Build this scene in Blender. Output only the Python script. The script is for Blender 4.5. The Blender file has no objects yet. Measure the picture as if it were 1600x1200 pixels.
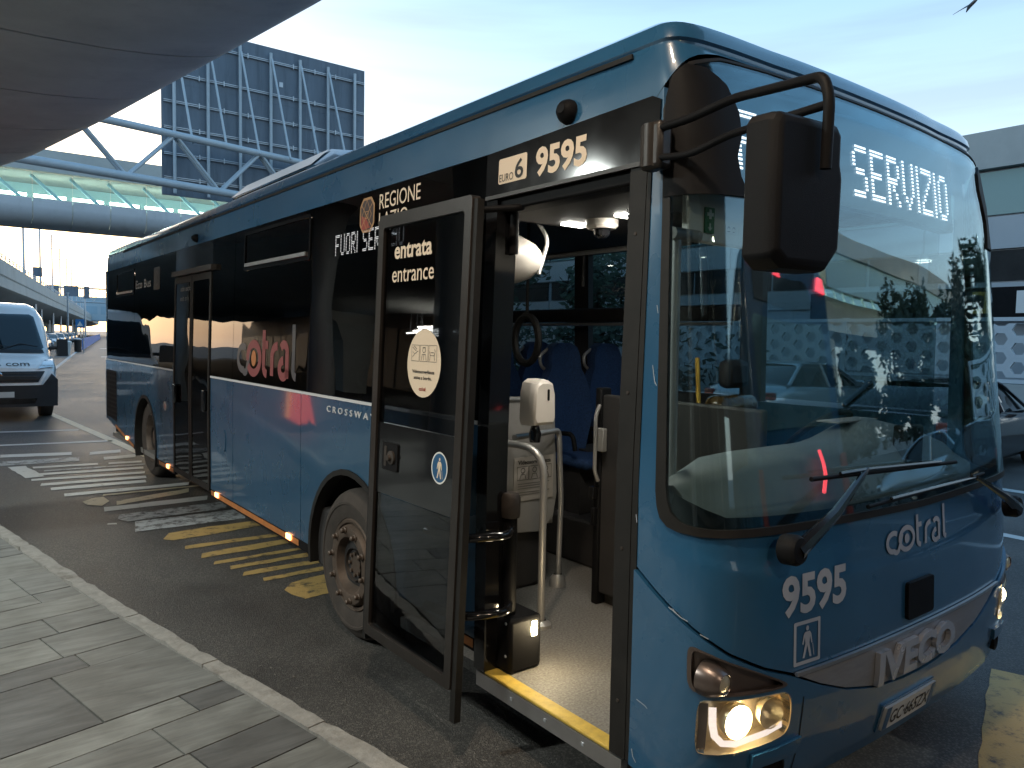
import bpy, bmesh, math, random
from mathutils import Vector, Matrix
from mathutils.geometry import tessellate_polygon
random.seed(7)
R = math.radians
scene = bpy.context.scene
COL = scene.collection

# ------------------------------------------------------------------ camera, world, sun, exposure
cam_data = bpy.data.cameras.new('camera')
cam_data.sensor_width = 36.0
cam_data.lens = 1180.0 / 1600.0 * 36.0
cam_data.clip_start = 0.05
cam_data.clip_end = 4000
cam = bpy.data.objects.new('camera', cam_data)
COL.objects.link(cam)
cam.matrix_world = Matrix((
    (0.79087683, 0.02317382, -0.61153644, -2.10),
    (-0.61171945, 0.05883203, -0.78888409, 0.00),
    (0.01769647, 0.99799888, 0.06070477, 1.95),
    (0, 0, 0, 1)))
scene.camera = cam

world = bpy.data.worlds.new('World')
scene.world = world
world.use_nodes = True
wt = world.node_tree
for n in list(wt.nodes):
    wt.nodes.remove(n)
wo = wt.nodes.new('ShaderNodeOutputWorld')
wb = wt.nodes.new('ShaderNodeBackground')
sky = wt.nodes.new('ShaderNodeTexSky')
sky.sky_type = 'NISHITA'
sky.sun_disc = False
sky.sun_elevation = R(5.0)
sky.sun_rotation = R(4.0)
sky.altitude = 0
sky.air_density = 1.0
sky.dust_density = 2.0
sky.ozone_density = 2.0
wb.inputs['Strength'].default_value = 0.15
# the same dusk sky with thin high haze: a pale even layer over the clear-sky model, faint streaks near the horizon
WN, WL = wt.nodes, wt.links
wtc = WN.new('ShaderNodeTexCoord')
wsep = WN.new('ShaderNodeSeparateXYZ')
WL.new(wtc.outputs['Generated'], wsep.inputs[0])
wr = WN.new('ShaderNodeValToRGB')
cr_ = wr.color_ramp
cr_.elements[0].position = 0.0; cr_.elements[0].color = (2.60, 2.66, 2.70, 1)
cr_.elements[1].position = 1.0; cr_.elements[1].color = (0.55, 1.2, 2.0, 1)
e_ = cr_.elements.new(0.18); e_.color = (1.75, 2.20, 2.60, 1)
e_ = cr_.elements.new(0.5); e_.color = (0.60, 1.32, 2.16, 1)
WL.new(wsep.outputs['Z'], wr.inputs[0])
wmix = WN.new('ShaderNodeMixRGB'); wmix.inputs[0].default_value = 0.70
WL.new(sky.outputs[0], wmix.inputs[1]); WL.new(wr.outputs[0], wmix.inputs[2])
wmp = WN.new('ShaderNodeMapping'); wmp.inputs['Scale'].default_value = (1.2, 1.2, 14)
WL.new(wtc.outputs['Generated'], wmp.inputs[0])
wnz = WN.new('ShaderNodeTexNoise'); wnz.inputs['Scale'].default_value = 2.2; wnz.inputs['Detail'].default_value = 6
WL.new(wmp.outputs[0], wnz.inputs[0])
wcr = WN.new('ShaderNodeValToRGB')
wcr.color_ramp.elements[0].position = 0.42; wcr.color_ramp.elements[0].color = (1, 1, 1, 1)
wcr.color_ramp.elements[1].position = 0.68; wcr.color_ramp.elements[1].color = (0.89, 0.86, 0.86, 1)
WL.new(wnz.outputs[0], wcr.inputs[0])
wmul = WN.new('ShaderNodeMixRGB'); wmul.blend_type = 'MULTIPLY'; wmul.inputs[0].default_value = 1.0
WL.new(wmix.outputs[0], wmul.inputs[1]); WL.new(wcr.outputs[0], wmul.inputs[2])
WL.new(wmul.outputs[0], wb.inputs[0])
WL.new(wb.outputs[0], wo.inputs[0])

sun_data = bpy.data.lights.new('sun', 'SUN')
sun_data.energy = 0.12
sun_data.angle = R(12)
sun_data.color = (1.0, 0.90, 0.78)
sun = bpy.data.objects.new('sun', sun_data)
COL.objects.link(sun)
_d = Vector((math.sin(R(4)) * math.cos(R(5)), math.cos(R(4)) * math.cos(R(5)), math.sin(R(5))))
sun.rotation_euler = _d.to_track_quat('Z', 'Y').to_euler()
sun.location = (5, 60, 30)

scene.view_settings.view_transform = 'Standard'
scene.view_settings.look = 'None'
scene.view_settings.gamma = 1.0
scene.view_settings.exposure = 1.9
scene.view_settings.use_curve_mapping = False
scene.render.engine = 'CYCLES'
scene.cycles.max_bounces = 10
scene.cycles.transparent_max_bounces = 16
scene.cycles.sample_clamp_indirect = 4.0
scene.cycles.caustics_reflective = False
scene.cycles.caustics_refractive = False

# ------------------------------------------------------------------ materials
def nodes_of(m):
    m.use_nodes = True
    t = m.node_tree
    return t, t.nodes.get('Principled BSDF')

def mat(name, col, rough=0.5, metal=0.0, coat=0.0, var=0.0, vscale=6.0, bump=0.0, bscale=60.0,
        emit=None, estr=0.0, dirt=None, dscale=2.0, damount=0.0, stretch=None, rvar=0.0, spec=None):
    m = bpy.data.materials.new(name)
    t, b = nodes_of(m)
    N, L = t.nodes, t.links
    b.inputs['Base Color'].default_value = (*col, 1)
    b.inputs['Roughness'].default_value = rough
    b.inputs['Metallic'].default_value = metal
    b.inputs['Coat Weight'].default_value = coat
    b.inputs['Coat Roughness'].default_value = 0.06
    if spec is not None:
        b.inputs['Specular IOR Level'].default_value = spec
    if emit:
        b.inputs['Emission Color'].default_value = (*emit, 1)
        b.inputs['Emission Strength'].default_value = estr
    vec = None
    if var or bump or damount or rvar:
        tc = N.new('ShaderNodeTexCoord')
        mp = N.new('ShaderNodeMapping')
        L.new(tc.outputs['Object'], mp.inputs[0])
        if stretch:
            mp.inputs['Scale'].default_value = stretch
        vec = mp.outputs[0]
    cur = None
    if var:
        nz = N.new('ShaderNodeTexNoise')
        nz.inputs['Scale'].default_value = vscale
        nz.inputs['Detail'].default_value = 8
        nz.inputs['Roughness'].default_value = 0.65
        L.new(vec, nz.inputs[0])
        rp = N.new('ShaderNodeValToRGB')
        rp.color_ramp.elements[0].position = 0.3
        rp.color_ramp.elements[1].position = 0.7
        rp.color_ramp.elements[0].color = (*[c * (1 - var) for c in col], 1)
        rp.color_ramp.elements[1].color = (*[min(1, c * (1 + var)) for c in col], 1)
        L.new(nz.outputs[0], rp.inputs[0])
        cur = rp.outputs[0]
    if damount:
        nd = N.new('ShaderNodeTexNoise')
        nd.inputs['Scale'].default_value = dscale
        nd.inputs['Detail'].default_value = 10
        nd.inputs['Roughness'].default_value = 0.7
        L.new(vec, nd.inputs[0])
        r2 = N.new('ShaderNodeValToRGB')
        r2.color_ramp.elements[0].position = 0.52
        r2.color_ramp.elements[1].position = 0.75
        r2.color_ramp.elements[0].color = (0, 0, 0, 1)
        r2.color_ramp.elements[1].color = (damount, damount, damount, 1)
        L.new(nd.outputs[0], r2.inputs[0])
        mx = N.new('ShaderNodeMixRGB')
        L.new(r2.outputs[0], mx.inputs[0])
        if cur:
            L.new(cur, mx.inputs[1])
        else:
            mx.inputs[1].default_value = (*col, 1)
        mx.inputs[2].default_value = (*(dirt or (0.1, 0.09, 0.08)), 1)
        cur = mx.outputs[0]
    if cur:
        L.new(cur, b.inputs['Base Color'])
    if rvar:
        nr = N.new('ShaderNodeTexNoise')
        nr.inputs['Scale'].default_value = 3.0
        nr.inputs['Detail'].default_value = 6
        L.new(vec, nr.inputs[0])
        mr = N.new('ShaderNodeMapRange')
        mr.inputs[3].default_value = max(0.02, rough - rvar)
        mr.inputs[4].default_value = rough + rvar
        mr.inputs[1].default_value = 0.3
        mr.inputs[2].default_value = 0.7
        L.new(nr.outputs[0], mr.inputs[0])
        L.new(mr.outputs[0], b.inputs['Roughness'])
    if bump:
        nb = N.new('ShaderNodeTexNoise')
        nb.inputs['Scale'].default_value = bscale
        nb.inputs['Detail'].default_value = 6
        L.new(vec, nb.inputs[0])
        bp = N.new('ShaderNodeBump')
        bp.inputs['Strength'].default_value = bump
        bp.inputs['Distance'].default_value = 0.02
        L.new(nb.outputs[0], bp.inputs['Height'])
        L.new(bp.outputs[0], b.inputs['Normal'])
    return m

def glass(name, tint, ior=1.5, gain=1.0, wave=0.0, wscale=1.5, rough=0.01, gcol=(1, 1, 1)):
    m = bpy.data.materials.new(name)
    m.use_nodes = True
    t = m.node_tree
    N, L = t.nodes, t.links
    for n in list(N):
        N.remove(n)
    out = N.new('ShaderNodeOutputMaterial')
    tr = N.new('ShaderNodeBsdfTransparent')
    tr.inputs[0].default_value = (*tint, 1)
    gl = N.new('ShaderNodeBsdfGlossy')
    gl.inputs['Color'].default_value = (*gcol, 1)
    gl.inputs['Roughness'].default_value = rough
    fr = N.new('ShaderNodeFresnel')
    geo = N.new('ShaderNodeNewGeometry')
    im = N.new('ShaderNodeMapRange')
    im.inputs[3].default_value = ior
    im.inputs[4].default_value = 1.0 / ior
    L.new(geo.outputs['Backfacing'], im.inputs[0])
    L.new(im.outputs[0], fr.inputs[0])
    mu = N.new('ShaderNodeMath')
    mu.operation = 'MULTIPLY'
    mu.use_clamp = True
    mu.inputs[1].default_value = gain
    L.new(fr.outputs[0], mu.inputs[0])
    mx = N.new('ShaderNodeMixShader')
    L.new(mu.outputs[0], mx.inputs[0])
    L.new(tr.outputs[0], mx.inputs[1])
    L.new(gl.outputs[0], mx.inputs[2])
    L.new(mx.outputs[0], out.inputs[0])
    if wave:
        tc = N.new('ShaderNodeTexCoord')
        nz = N.new('ShaderNodeTexNoise')
        nz.inputs['Scale'].default_value = wscale
        nz.inputs['Detail'].default_value = 1
        L.new(tc.outputs['Object'], nz.inputs[0])
        bp = N.new('ShaderNodeBump')
        bp.inputs['Strength'].default_value = wave
        bp.inputs['Distance'].default_value = 0.05
        L.new(nz.outputs[0], bp.inputs['Height'])
        L.new(bp.outputs[0], gl.inputs['Normal'])
    return m

def emis(name, col, s):
    return mat(name, (0.8, 0.8, 0.8), 0.4, emit=col, estr=s)

m = {}
m['paint'] = mat('bus_blue_paint', (0.021, 0.100, 0.205), 0.30, 0.0, 1.0, var=0.10, vscale=1.3, dirt=(0.05, 0.085, 0.11), dscale=0.8, damount=0.10, rvar=0.06, bump=0.012, bscale=2.5)
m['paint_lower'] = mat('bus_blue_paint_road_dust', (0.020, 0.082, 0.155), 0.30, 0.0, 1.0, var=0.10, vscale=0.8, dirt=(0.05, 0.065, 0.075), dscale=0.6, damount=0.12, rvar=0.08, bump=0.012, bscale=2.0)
m['black_gloss'] = mat('gloss_black_panel', (0.008, 0.008, 0.009), 0.10, 0, 0.4, rvar=0.04)
m['black_satin'] = mat('satin_black_plastic', (0.009, 0.009, 0.010), 0.55, spec=0.12, var=0.2, bump=0.12, bscale=400)
m['black_rubber'] = mat('black_rubber', (0.014, 0.013, 0.012), 0.6, spec=0.3, var=0.25, vscale=9, dirt=(0.035, 0.031, 0.028), dscale=4, damount=0.3)
m['bronze'] = mat('dark_bronze_frame', (0.036, 0.031, 0.028), 0.38, 0.35, var=0.2, bump=0.05, bscale=90)
m['tyre'] = mat('dusty_tyre', (0.045, 0.036, 0.03), 0.85, var=0.3, vscale=7, bump=0.2, bscale=120)
m['tread'] = mat('tyre_tread', (0.02, 0.018, 0.017), 0.9, bump=0.3, bscale=40)
m['rim'] = mat('dusty_wheel_rim', (0.115, 0.085, 0.066), 0.55, 0.4, var=0.25, vscale=10, dirt=(0.05, 0.035, 0.025), dscale=8, damount=0.6)
m['rim_dark'] = mat('dark_wheel_hub', (0.05, 0.04, 0.034), 0.6, 0.3, var=0.3, vscale=12)
m['chrome'] = mat('chrome', (0.62, 0.63, 0.65), 0.12, 1.0, rvar=0.05)
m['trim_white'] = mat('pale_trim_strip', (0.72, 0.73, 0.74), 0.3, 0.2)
m['badge_chrome'] = mat('satin_chrome_badge', (0.66, 0.67, 0.70), 0.25, 0.6, rvar=0.05)
m['alu'] = mat('brushed_aluminium', (0.55, 0.55, 0.56), 0.35, 0.9, var=0.1)
m['grille_metal'] = mat('grey_brushed_grille', (0.27, 0.28, 0.30), 0.45, 0.25, var=0.15, vscale=3, stretch=(3, 1, 20), rvar=0.08)
m['white_vinyl'] = mat('white_vinyl', (0.78, 0.76, 0.72), 0.5)
m['cream_vinyl'] = mat('cream_vinyl', (0.80, 0.64, 0.47), 0.5)
m['grey_vinyl'] = mat('grey_vinyl', (0.42, 0.46, 0.52), 0.45)
m['dark_print'] = mat('dark_print', (0.03, 0.027, 0.025), 0.6)
m['pink_film'] = mat('pink_film', (0.24, 0.060, 0.062), 0.4)  # grey film letters with a red panel's reflection put into their colour
m['orange_film'] = mat('orange_film', (0.48, 0.17, 0.06), 0.4)
m['grey_film'] = mat('grey_film', (0.07, 0.075, 0.085), 0.3)
m['faint_grey_print'] = mat('faint_grey_print', (0.16, 0.15, 0.14), 0.5)
m['gold'] = mat('crest_gold', (0.50, 0.27, 0.12), 0.4, 0.3)
m['crest_red'] = mat('crest_red', (0.34, 0.045, 0.03), 0.45)
m['crest_dark'] = mat('crest_dark', (0.05, 0.03, 0.03), 0.5)
m['blue_sticker'] = mat('blue_sticker', (0.02, 0.10, 0.22), 0.4)
m['orange_tape'] = mat('orange_reflective_tape', (0.46, 0.17, 0.05), 0.45, var=0.25, vscale=9, dirt=(0.08, 0.05, 0.03), dscale=5, damount=0.7)
m['amber'] = emis('amber_lamp_lit', (1.0, 0.30, 0.08), 2.2)
m['red_lamp'] = emis('red_lamp_lit', (1.0, 0.03, 0.05), 1.6)
m['led_dot'] = emis('display_led', (0.95, 0.93, 1.0), 0.9)
m['led_dim'] = emis('display_led_dim', (0.9, 0.9, 1.0), 0.06)
m['led_white'] = emis('led_white', (1.0, 0.97, 0.86), 14.0)
m['step_lamp'] = emis('step_lamp', (1.0, 0.83, 0.45), 6.0)
m['bulb'] = emis('headlamp_bulb', (1.0, 0.86, 0.55), 14.0)
m['drl'] = mat('drl_strip', (0.72, 0.66, 0.64), 0.3, emit=(1.0, 0.86, 0.78), estr=0.25, bump=0.3, bscale=70)
m['reflector'] = mat('headlamp_reflector', (0.80, 0.68, 0.46), 0.30, 0.55, bump=0.35, bscale=28)
m['fog_bezel'] = mat('brown_chrome_bezel', (0.17, 0.135, 0.12), 0.32, 0.7)
m['screen_black'] = mat('black_display', (0.006, 0.009, 0.012), 0.35)
m['win_side'] = glass('dark_tinted_glass', (0.20, 0.205, 0.215), 1.5, 1.05, wave=0.10, wscale=1.3)
m['win_exit'] = glass('brown_tinted_door_glass', (0.22, 0.20, 0.19), 1.45, 0.6, wave=0.08, wscale=1.5)
m['win_far'] = glass('far_side_glass', (0.60, 0.66, 0.67), 1.45, 0.6)
m['win_door'] = glass('door_glass', (0.32, 0.34, 0.36), 1.5, 0.95, wave=0.05, wscale=1.2)
m['windscreen'] = glass('windscreen_glass', (0.80, 0.87, 0.87), 1.80, 1.15, wave=0.02, wscale=0.8, gcol=(0.82, 0.97, 1.0))
m['lens'] = glass('clear_lens', (0.97, 0.97, 0.96), 1.4, 0.6)
m['floor_vinyl'] = mat('speckled_floor_vinyl', (0.17, 0.165, 0.155), 0.6, var=0.55, vscale=85, dirt=(0.12, 0.10, 0.085), dscale=3, damount=0.4)
m['yellow_edge'] = mat('yellow_step_edge', (0.52, 0.36, 0.06), 0.6, var=0.2, vscale=20, dirt=(0.2, 0.15, 0.08), dscale=9, damount=0.6)
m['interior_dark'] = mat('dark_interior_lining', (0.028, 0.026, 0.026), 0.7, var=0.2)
m['interior_grey'] = mat('grey_interior_plastic', (0.26, 0.25, 0.24), 0.55, var=0.08, bump=0.08, bscale=300)
m['interior_pale'] = mat('pale_interior_plastic', (0.36, 0.33, 0.30), 0.5, var=0.06)
m['seat_fabric'] = mat('blue_speckled_seat_fabric', (0.014, 0.045, 0.13), 0.85, var=0.5, vscale=90, bump=0.15, bscale=250)
m['rail'] = mat('silver_grey_handrail', (0.40, 0.39, 0.38), 0.38, 0.5)
m['disp_white'] = mat('white_dispenser_plastic', (0.62, 0.57, 0.52), 0.35)
m['dash'] = mat('grey_dashboard_vinyl', (0.15, 0.17, 0.17), 0.55, var=0.12, vscale=3, bump=0.06, bscale=200)
m['cab_panel'] = mat('pale_cab_header_panel', (0.82, 0.78, 0.72), 0.55)
m['green_sign'] = mat('green_first_aid_sign', (0.02, 0.16, 0.04), 0.5)
m['seat_wrap'] = mat('brown_wrapped_seat', (0.12, 0.075, 0.03), 0.18, 0, 0.6, var=0.6, vscale=9, bump=0.9, bscale=10)
m['yellow_strap'] = mat('yellow_strap', (0.60, 0.36, 0.05), 0.5)
m['asphalt'] = None
m['concrete'] = mat('soffit_concrete', (0.74, 0.73, 0.70), 0.75, var=0.10, vscale=1.2, dirt=(0.44, 0.43, 0.41), dscale=0.7, damount=0.6, bump=0.15, bscale=30)
m['concrete_pale'] = mat('pale_concrete', (0.46, 0.48, 0.46), 0.8, var=0.10, vscale=1.0, dirt=(0.24, 0.25, 0.24), dscale=0.5, damount=0.6, bump=0.1, bscale=10)
m['facade_grey'] = mat('grey_metal_cladding', (0.52, 0.55, 0.58), 0.45, 0.15, var=0.05, vscale=0.7, dirt=(0.22, 0.22, 0.22), dscale=0.8, damount=0.4)
m['kerb'] = mat('worn_kerb_stone', (0.29, 0.28, 0.26), 0.8, var=0.18, vscale=12, dirt=(0.12, 0.10, 0.08), dscale=7, damount=0.7, bump=0.5, bscale=25)
m['pavement_base'] = mat('pavement_mortar', (0.03, 0.03, 0.028), 0.9, var=0.3)
m['galv'] = mat('galvanised_steel', (0.50, 0.54, 0.58), 0.45, 0.5, var=0.1, vscale=3)
m['truss_paint'] = mat('pale_blue_grey_truss_paint', (0.46, 0.52, 0.56), 0.5, 0.1, var=0.06)
m['board_back'] = mat('weathered_sign_back', (0.13, 0.165, 0.205), 0.55, 0.25, var=0.18, vscale=0.9, dirt=(0.06, 0.078, 0.10), dscale=1.0, damount=0.9, stretch=(3.0, 1, 0.35))
m['bridge_glass'] = glass('teal_bridge_glass', (0.80, 0.95, 0.97), 1.5, 0.7)
m['bridge_light'] = emis('bridge_strip_light', (1.0, 0.93, 0.72), 4.5)
m['bridge_inner'] = mat('bridge_inner_teal', (0.46, 0.70, 0.78), 0.6)
m['van_white'] = mat('van_white_paint', (0.82, 0.82, 0.82), 0.3, 0, 0.4, dirt=(0.35, 0.36, 0.38), dscale=1.5, damount=0.3)
m['van_black'] = mat('van_black_plastic', (0.018, 0.02, 0.024), 0.5, var=0.2)
m['van_glass'] = glass('van_glass', (0.32, 0.38, 0.41), 1.5, 0.9)
m['car_black'] = mat('black_car_paint', (0.012, 0.013, 0.016), 0.15, 0.1, 0.8)
m['car_silver'] = mat('silver_car_paint', (0.45, 0.48, 0.50), 0.25, 0.6, 0.6)
m['car_white'] = mat('white_car_paint', (0.68, 0.70, 0.72), 0.3, 0, 0.6)
m['car_red'] = mat('red_car_paint', (0.35, 0.03, 0.03), 0.3, 0, 0.6)
m['car_glass'] = glass('car_glass', (0.16, 0.20, 0.21), 1.5, 1.4)
m['barrier_blue'] = mat('blue_barrier', (0.0, 0.15, 0.50), 0.6, var=0.15)
m['sign_blue'] = mat('blue_sign', (0.03, 0.20, 0.46), 0.5)
m['leaf'] = mat('dark_leaves', (0.035, 0.055, 0.028), 0.7, var=0.4)
m['bark'] = mat('bark', (0.07, 0.055, 0.045), 0.9)
m['facade_dark'] = mat('dark_terminal_glass', (0.028, 0.027, 0.026), 0.55, spec=0.2, var=0.5, vscale=0.8)
m['terminal_wall'] = mat('terminal_wall', (0.085, 0.075, 0.066), 0.7, var=0.1)
m['column'] = mat('grey_column', (0.17, 0.17, 0.17), 0.6, var=0.06)
m['lattice'] = mat('white_lattice', (0.62, 0.66, 0.68), 0.6)
m['bldg'] = mat('pale_cladding', (0.44, 0.47, 0.49), 0.5, 0.1, var=0.06, vscale=0.5)
m['bldg_glass'] = mat('building_glass', (0.16, 0.26, 0.27), 0.08, 0.3)
m['hedge'] = mat('hedge_leaves', (0.03, 0.045, 0.028), 0.8, var=0.4)
m['tube'] = emis('tube_light', (1.0, 0.95, 0.85), 9.0)
m['warm_panel'] = emis('warm_canopy_light', (1.0, 0.60, 0.30), 4.0)
m['pale_panel'] = emis('pale_canopy_light', (1.0, 0.95, 0.86), 4.0)
m['ad_red'] = mat('red_poster', (0.5, 0.05, 0.03), 0.4, emit=(1.0, 0.10, 0.05), estr=0.45)
m['ad_orange'] = mat('orange_poster', (0.6, 0.25, 0.05), 0.4, emit=(1.0, 0.35, 0.08), estr=0.6)
m['ad_cream'] = mat('cream_lit_wall', (0.6, 0.45, 0.3), 0.6, emit=(1.0, 0.68, 0.42), estr=0.9)
m['plate'] = mat('number_plate_white', (0.60, 0.62, 0.62), 0.4)
m['red_seam'] = mat('red_trim', (0.5, 0.03, 0.05), 0.4, emit=(1, 0.08, 0.10), estr=0.5)  # trim with a glow of its own, not a lamp

def asphalt():
    a = bpy.data.materials.new('asphalt')
    t, b = nodes_of(a)
    N, L = t.nodes, t.links
    tc = N.new('ShaderNodeTexCoord')
    big = N.new('ShaderNodeTexNoise'); big.inputs['Scale'].default_value = 0.55; big.inputs['Detail'].default_value = 9; big.inputs['Roughness'].default_value = 0.62
    L.new(tc.outputs['Object'], big.inputs[0])
    r1 = N.new('ShaderNodeValToRGB')
    r1.color_ramp.elements[0].position = 0.36; r1.color_ramp.elements[0].color = (0.038, 0.036, 0.034, 1)
    r1.color_ramp.elements[1].position = 0.66; r1.color_ramp.elements[1].color = (0.108, 0.104, 0.098, 1)
    L.new(big.outputs[0], r1.inputs[0])
    vo = N.new('ShaderNodeTexVoronoi'); vo.inputs['Scale'].default_value = 62
    L.new(tc.outputs['Object'], vo.inputs[0])
    r2 = N.new('ShaderNodeValToRGB')
    r2.color_ramp.elements[0].position = 0.0; r2.color_ramp.elements[0].color = (2.3, 2.25, 2.15, 1)
    r2.color_ramp.elements[1].position = 0.55; r2.color_ramp.elements[1].color = (0.72, 0.72, 0.72, 1)
    L.new(vo.outputs['Distance'], r2.inputs[0])
    mu = N.new('ShaderNodeMixRGB'); mu.blend_type = 'MULTIPLY'; mu.inputs[0].default_value = 0.8
    L.new(r1.outputs[0], mu.inputs[1]); L.new(r2.outputs[0], mu.inputs[2])
    L.new(mu.outputs[0], b.inputs['Base Color'])
    rr = N.new('ShaderNodeMapRange'); rr.inputs[3].default_value = 0.38; rr.inputs[4].default_value = 0.78
    L.new(big.outputs[0], rr.inputs[0]); L.new(rr.outputs[0], b.inputs['Roughness'])
    fine = N.new('ShaderNodeTexNoise'); fine.inputs['Scale'].default_value = 130; fine.inputs['Detail'].default_value = 4
    L.new(tc.outputs['Object'], fine.inputs[0])
    bp = N.new('ShaderNodeBump'); bp.inputs['Strength'].default_value = 0.85; bp.inputs['Distance'].default_value = 0.012
    L.new(fine.outputs[0], bp.inputs['Height']); L.new(bp.outputs[0], b.inputs['Normal'])
    return a
m['asphalt'] = asphalt()

def worn_paint(name, col, wear):
    a = bpy.data.materials.new(name)
    t, b = nodes_of(a)
    N, L = t.nodes, t.links
    tc = N.new('ShaderNodeTexCoord')
    nz = N.new('ShaderNodeTexNoise'); nz.inputs['Scale'].default_value = 9; nz.inputs['Detail'].default_value = 12; nz.inputs['Roughness'].default_value = 0.75
    L.new(tc.outputs['Object'], nz.inputs[0])
    rp = N.new('ShaderNodeValToRGB')
    rp.color_ramp.elements[0].position = wear - 0.06; rp.color_ramp.elements[0].color = (0.055, 0.053, 0.05, 1)
    rp.color_ramp.elements[1].position = wear + 0.08; rp.color_ramp.elements[1].color = (*col, 1)
    L.new(nz.outputs[0], rp.inputs[0]); L.new(rp.outputs[0], b.inputs['Base Color'])
    b.inputs['Roughness'].default_value = 0.62
    f = N.new('ShaderNodeTexNoise'); f.inputs['Scale'].default_value = 110
    L.new(tc.outputs['Object'], f.inputs[0])
    bp = N.new('ShaderNodeBump'); bp.inputs['Strength'].default_value = 0.4; bp.inputs['Distance'].default_value = 0.01
    L.new(f.outputs[0], bp.inputs['Height']); L.new(bp.outputs[0], b.inputs['Normal'])
    return a
m['mark_w'] = worn_paint('worn_white_road_paint', (0.50, 0.51, 0.50), 0.35)
m['mark_f'] = worn_paint('faded_white_road_paint', (0.36, 0.38, 0.39), 0.46)
m['mark_c'] = worn_paint('worn_cream_road_paint', (0.52, 0.46, 0.33), 0.38)
m['mark_y'] = worn_paint('worn_yellow_road_paint', (0.42, 0.29, 0.105), 0.41)

def tile_mat(name, base, k):
    a = bpy.data.materials.new(name)
    t, b = nodes_of(a)
    N, L = t.nodes, t.links
    tc = N.new('ShaderNodeTexCoord')
    mp = N.new('ShaderNodeMapping')
    mp.inputs['Rotation'].default_value = (0, 0, R(-12))
    mp.inputs['Scale'].default_value = (2.0, 11.0, 2.0)
    mp.inputs['Location'].default_value = (k * 3.1, k, 0)
    L.new(tc.outputs['Object'], mp.inputs[0])
    nz = N.new('ShaderNodeTexNoise'); nz.inputs['Scale'].default_value = 1.6; nz.inputs['Detail'].default_value = 10; nz.inputs['Roughness'].default_value = 0.68; nz.inputs['Distortion'].default_value = 0.6
    L.new(mp.outputs[0], nz.inputs[0])
    rp = N.new('ShaderNodeValToRGB')
    rp.color_ramp.elements[0].position = 0.28; rp.color_ramp.elements[0].color = (*[c * 0.62 for c in base], 1)
    rp.color_ramp.elements[1].position = 0.72; rp.color_ramp.elements[1].color = (*[c * 1.28 for c in base], 1)
    L.new(nz.outputs[0], rp.inputs[0])
    n2 = N.new('ShaderNodeTexNoise'); n2.inputs['Scale'].default_value = 3.2; n2.inputs['Detail'].default_value = 8
    L.new(tc.outputs['Object'], n2.inputs[0])
    r2 = N.new('ShaderNodeValToRGB')
    r2.color_ramp.elements[0].position = 0.35; r2.color_ramp.elements[0].color = (0.62, 0.60, 0.58, 1)
    r2.color_ramp.elements[1].position = 0.62; r2.color_ramp.elements[1].color = (1, 1, 1, 1)
    L.new(n2.outputs[0], r2.inputs[0])
    mu = N.new('ShaderNodeMixRGB'); mu.blend_type = 'MULTIPLY'; mu.inputs[0].default_value = 0.75
    L.new(rp.outputs[0], mu.inputs[1]); L.new(r2.outputs[0], mu.inputs[2])
    L.new(mu.outputs[0], b.inputs['Base Color'])
    b.inputs['Roughness'].default_value = 0.55
    bp = N.new('ShaderNodeBump'); bp.inputs['Strength'].default_value = 0.12; bp.inputs['Distance'].default_value = 0.01
    L.new(nz.outputs[0], bp.inputs['Height']); L.new(bp.outputs[0], b.inputs['Normal'])
    return a
TILES = [tile_mat('grey_stone_tile', (0.185, 0.19, 0.18), 0), tile_mat('pale_grey_stone_tile', (0.225, 0.23, 0.215), 1), tile_mat('dark_grey_stone_tile', (0.125, 0.127, 0.125), 2)]

# ------------------------------------------------------------------ mesh helpers
def tag(o, label=None, cat=None, group=None, kind=None):
    if label: o['label'] = label
    if cat: o['category'] = cat
    if group: o['group'] = group
    if kind: o['kind'] = kind
    return o

def sharp_smooth(bm, ang=32):
    for f in bm.faces:
        f.smooth = True
    lim = R(ang)
    for e in bm.edges:
        if len(e.link_faces) == 2:
            e.smooth = e.calc_face_angle(0) < lim

def link_bm(name, bm, material, parent=None, smooth=True, bevel=0, ang=32, seg=2):
    bmesh.ops.recalc_face_normals(bm, faces=bm.faces[:])
    if smooth:
        sharp_smooth(bm, ang)
    me = bpy.data.meshes.new(name)
    bm.to_mesh(me); bm.free()
    return link_me(name, me, material, parent, bevel, seg)

def link_me(name, me, material, parent=None, bevel=0, seg=2):
    if material and not me.materials:
        me.materials.append(material)
    o = bpy.data.objects.new(name, me)
    COL.objects.link(o)
    if parent is not None:
        o.parent = parent
        mp = Matrix.Translation(parent.location) @ parent.rotation_euler.to_matrix().to_4x4() if parent.parent is None else None
        if mp is not None:
            o.matrix_parent_inverse = mp.inverted()
        else:
            g = parent.parent
            mp = Matrix.Translation(g.location) @ g.rotation_euler.to_matrix().to_4x4()
            # parent's own world matrix is identity (it was built in place)
            o.matrix_parent_inverse = Matrix.Identity(4)
    if bevel:
        bv = o.modifiers.new('bevel', 'BEVEL')
        bv.width = bevel; bv.segments = seg; bv.limit_method = 'ANGLE'; bv.angle_limit = R(40)
        bv.harden_normals = False
    return o

def empty(name, loc, rz=0):
    o = bpy.data.objects.new(name, None)
    o.empty_display_size = 0.3
    o.location = loc
    o.rotation_euler = (0, 0, rz)
    COL.objects.link(o)
    return o

def bx(bm, x0, x1, y0, y1, z0, z1):
    v = [bm.verts.new(p) for p in ((x0, y0, z0), (x1, y0, z0), (x1, y1, z0), (x0, y1, z0), (x0, y0, z1), (x1, y0, z1), (x1, y1, z1), (x0, y1, z1))]
    for f in ((0, 3, 2, 1), (4, 5, 6, 7), (0, 1, 5, 4), (1, 2, 6, 5), (2, 3, 7, 6), (3, 0, 4, 7)):
        bm.faces.new([v[i] for i in f])

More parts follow.
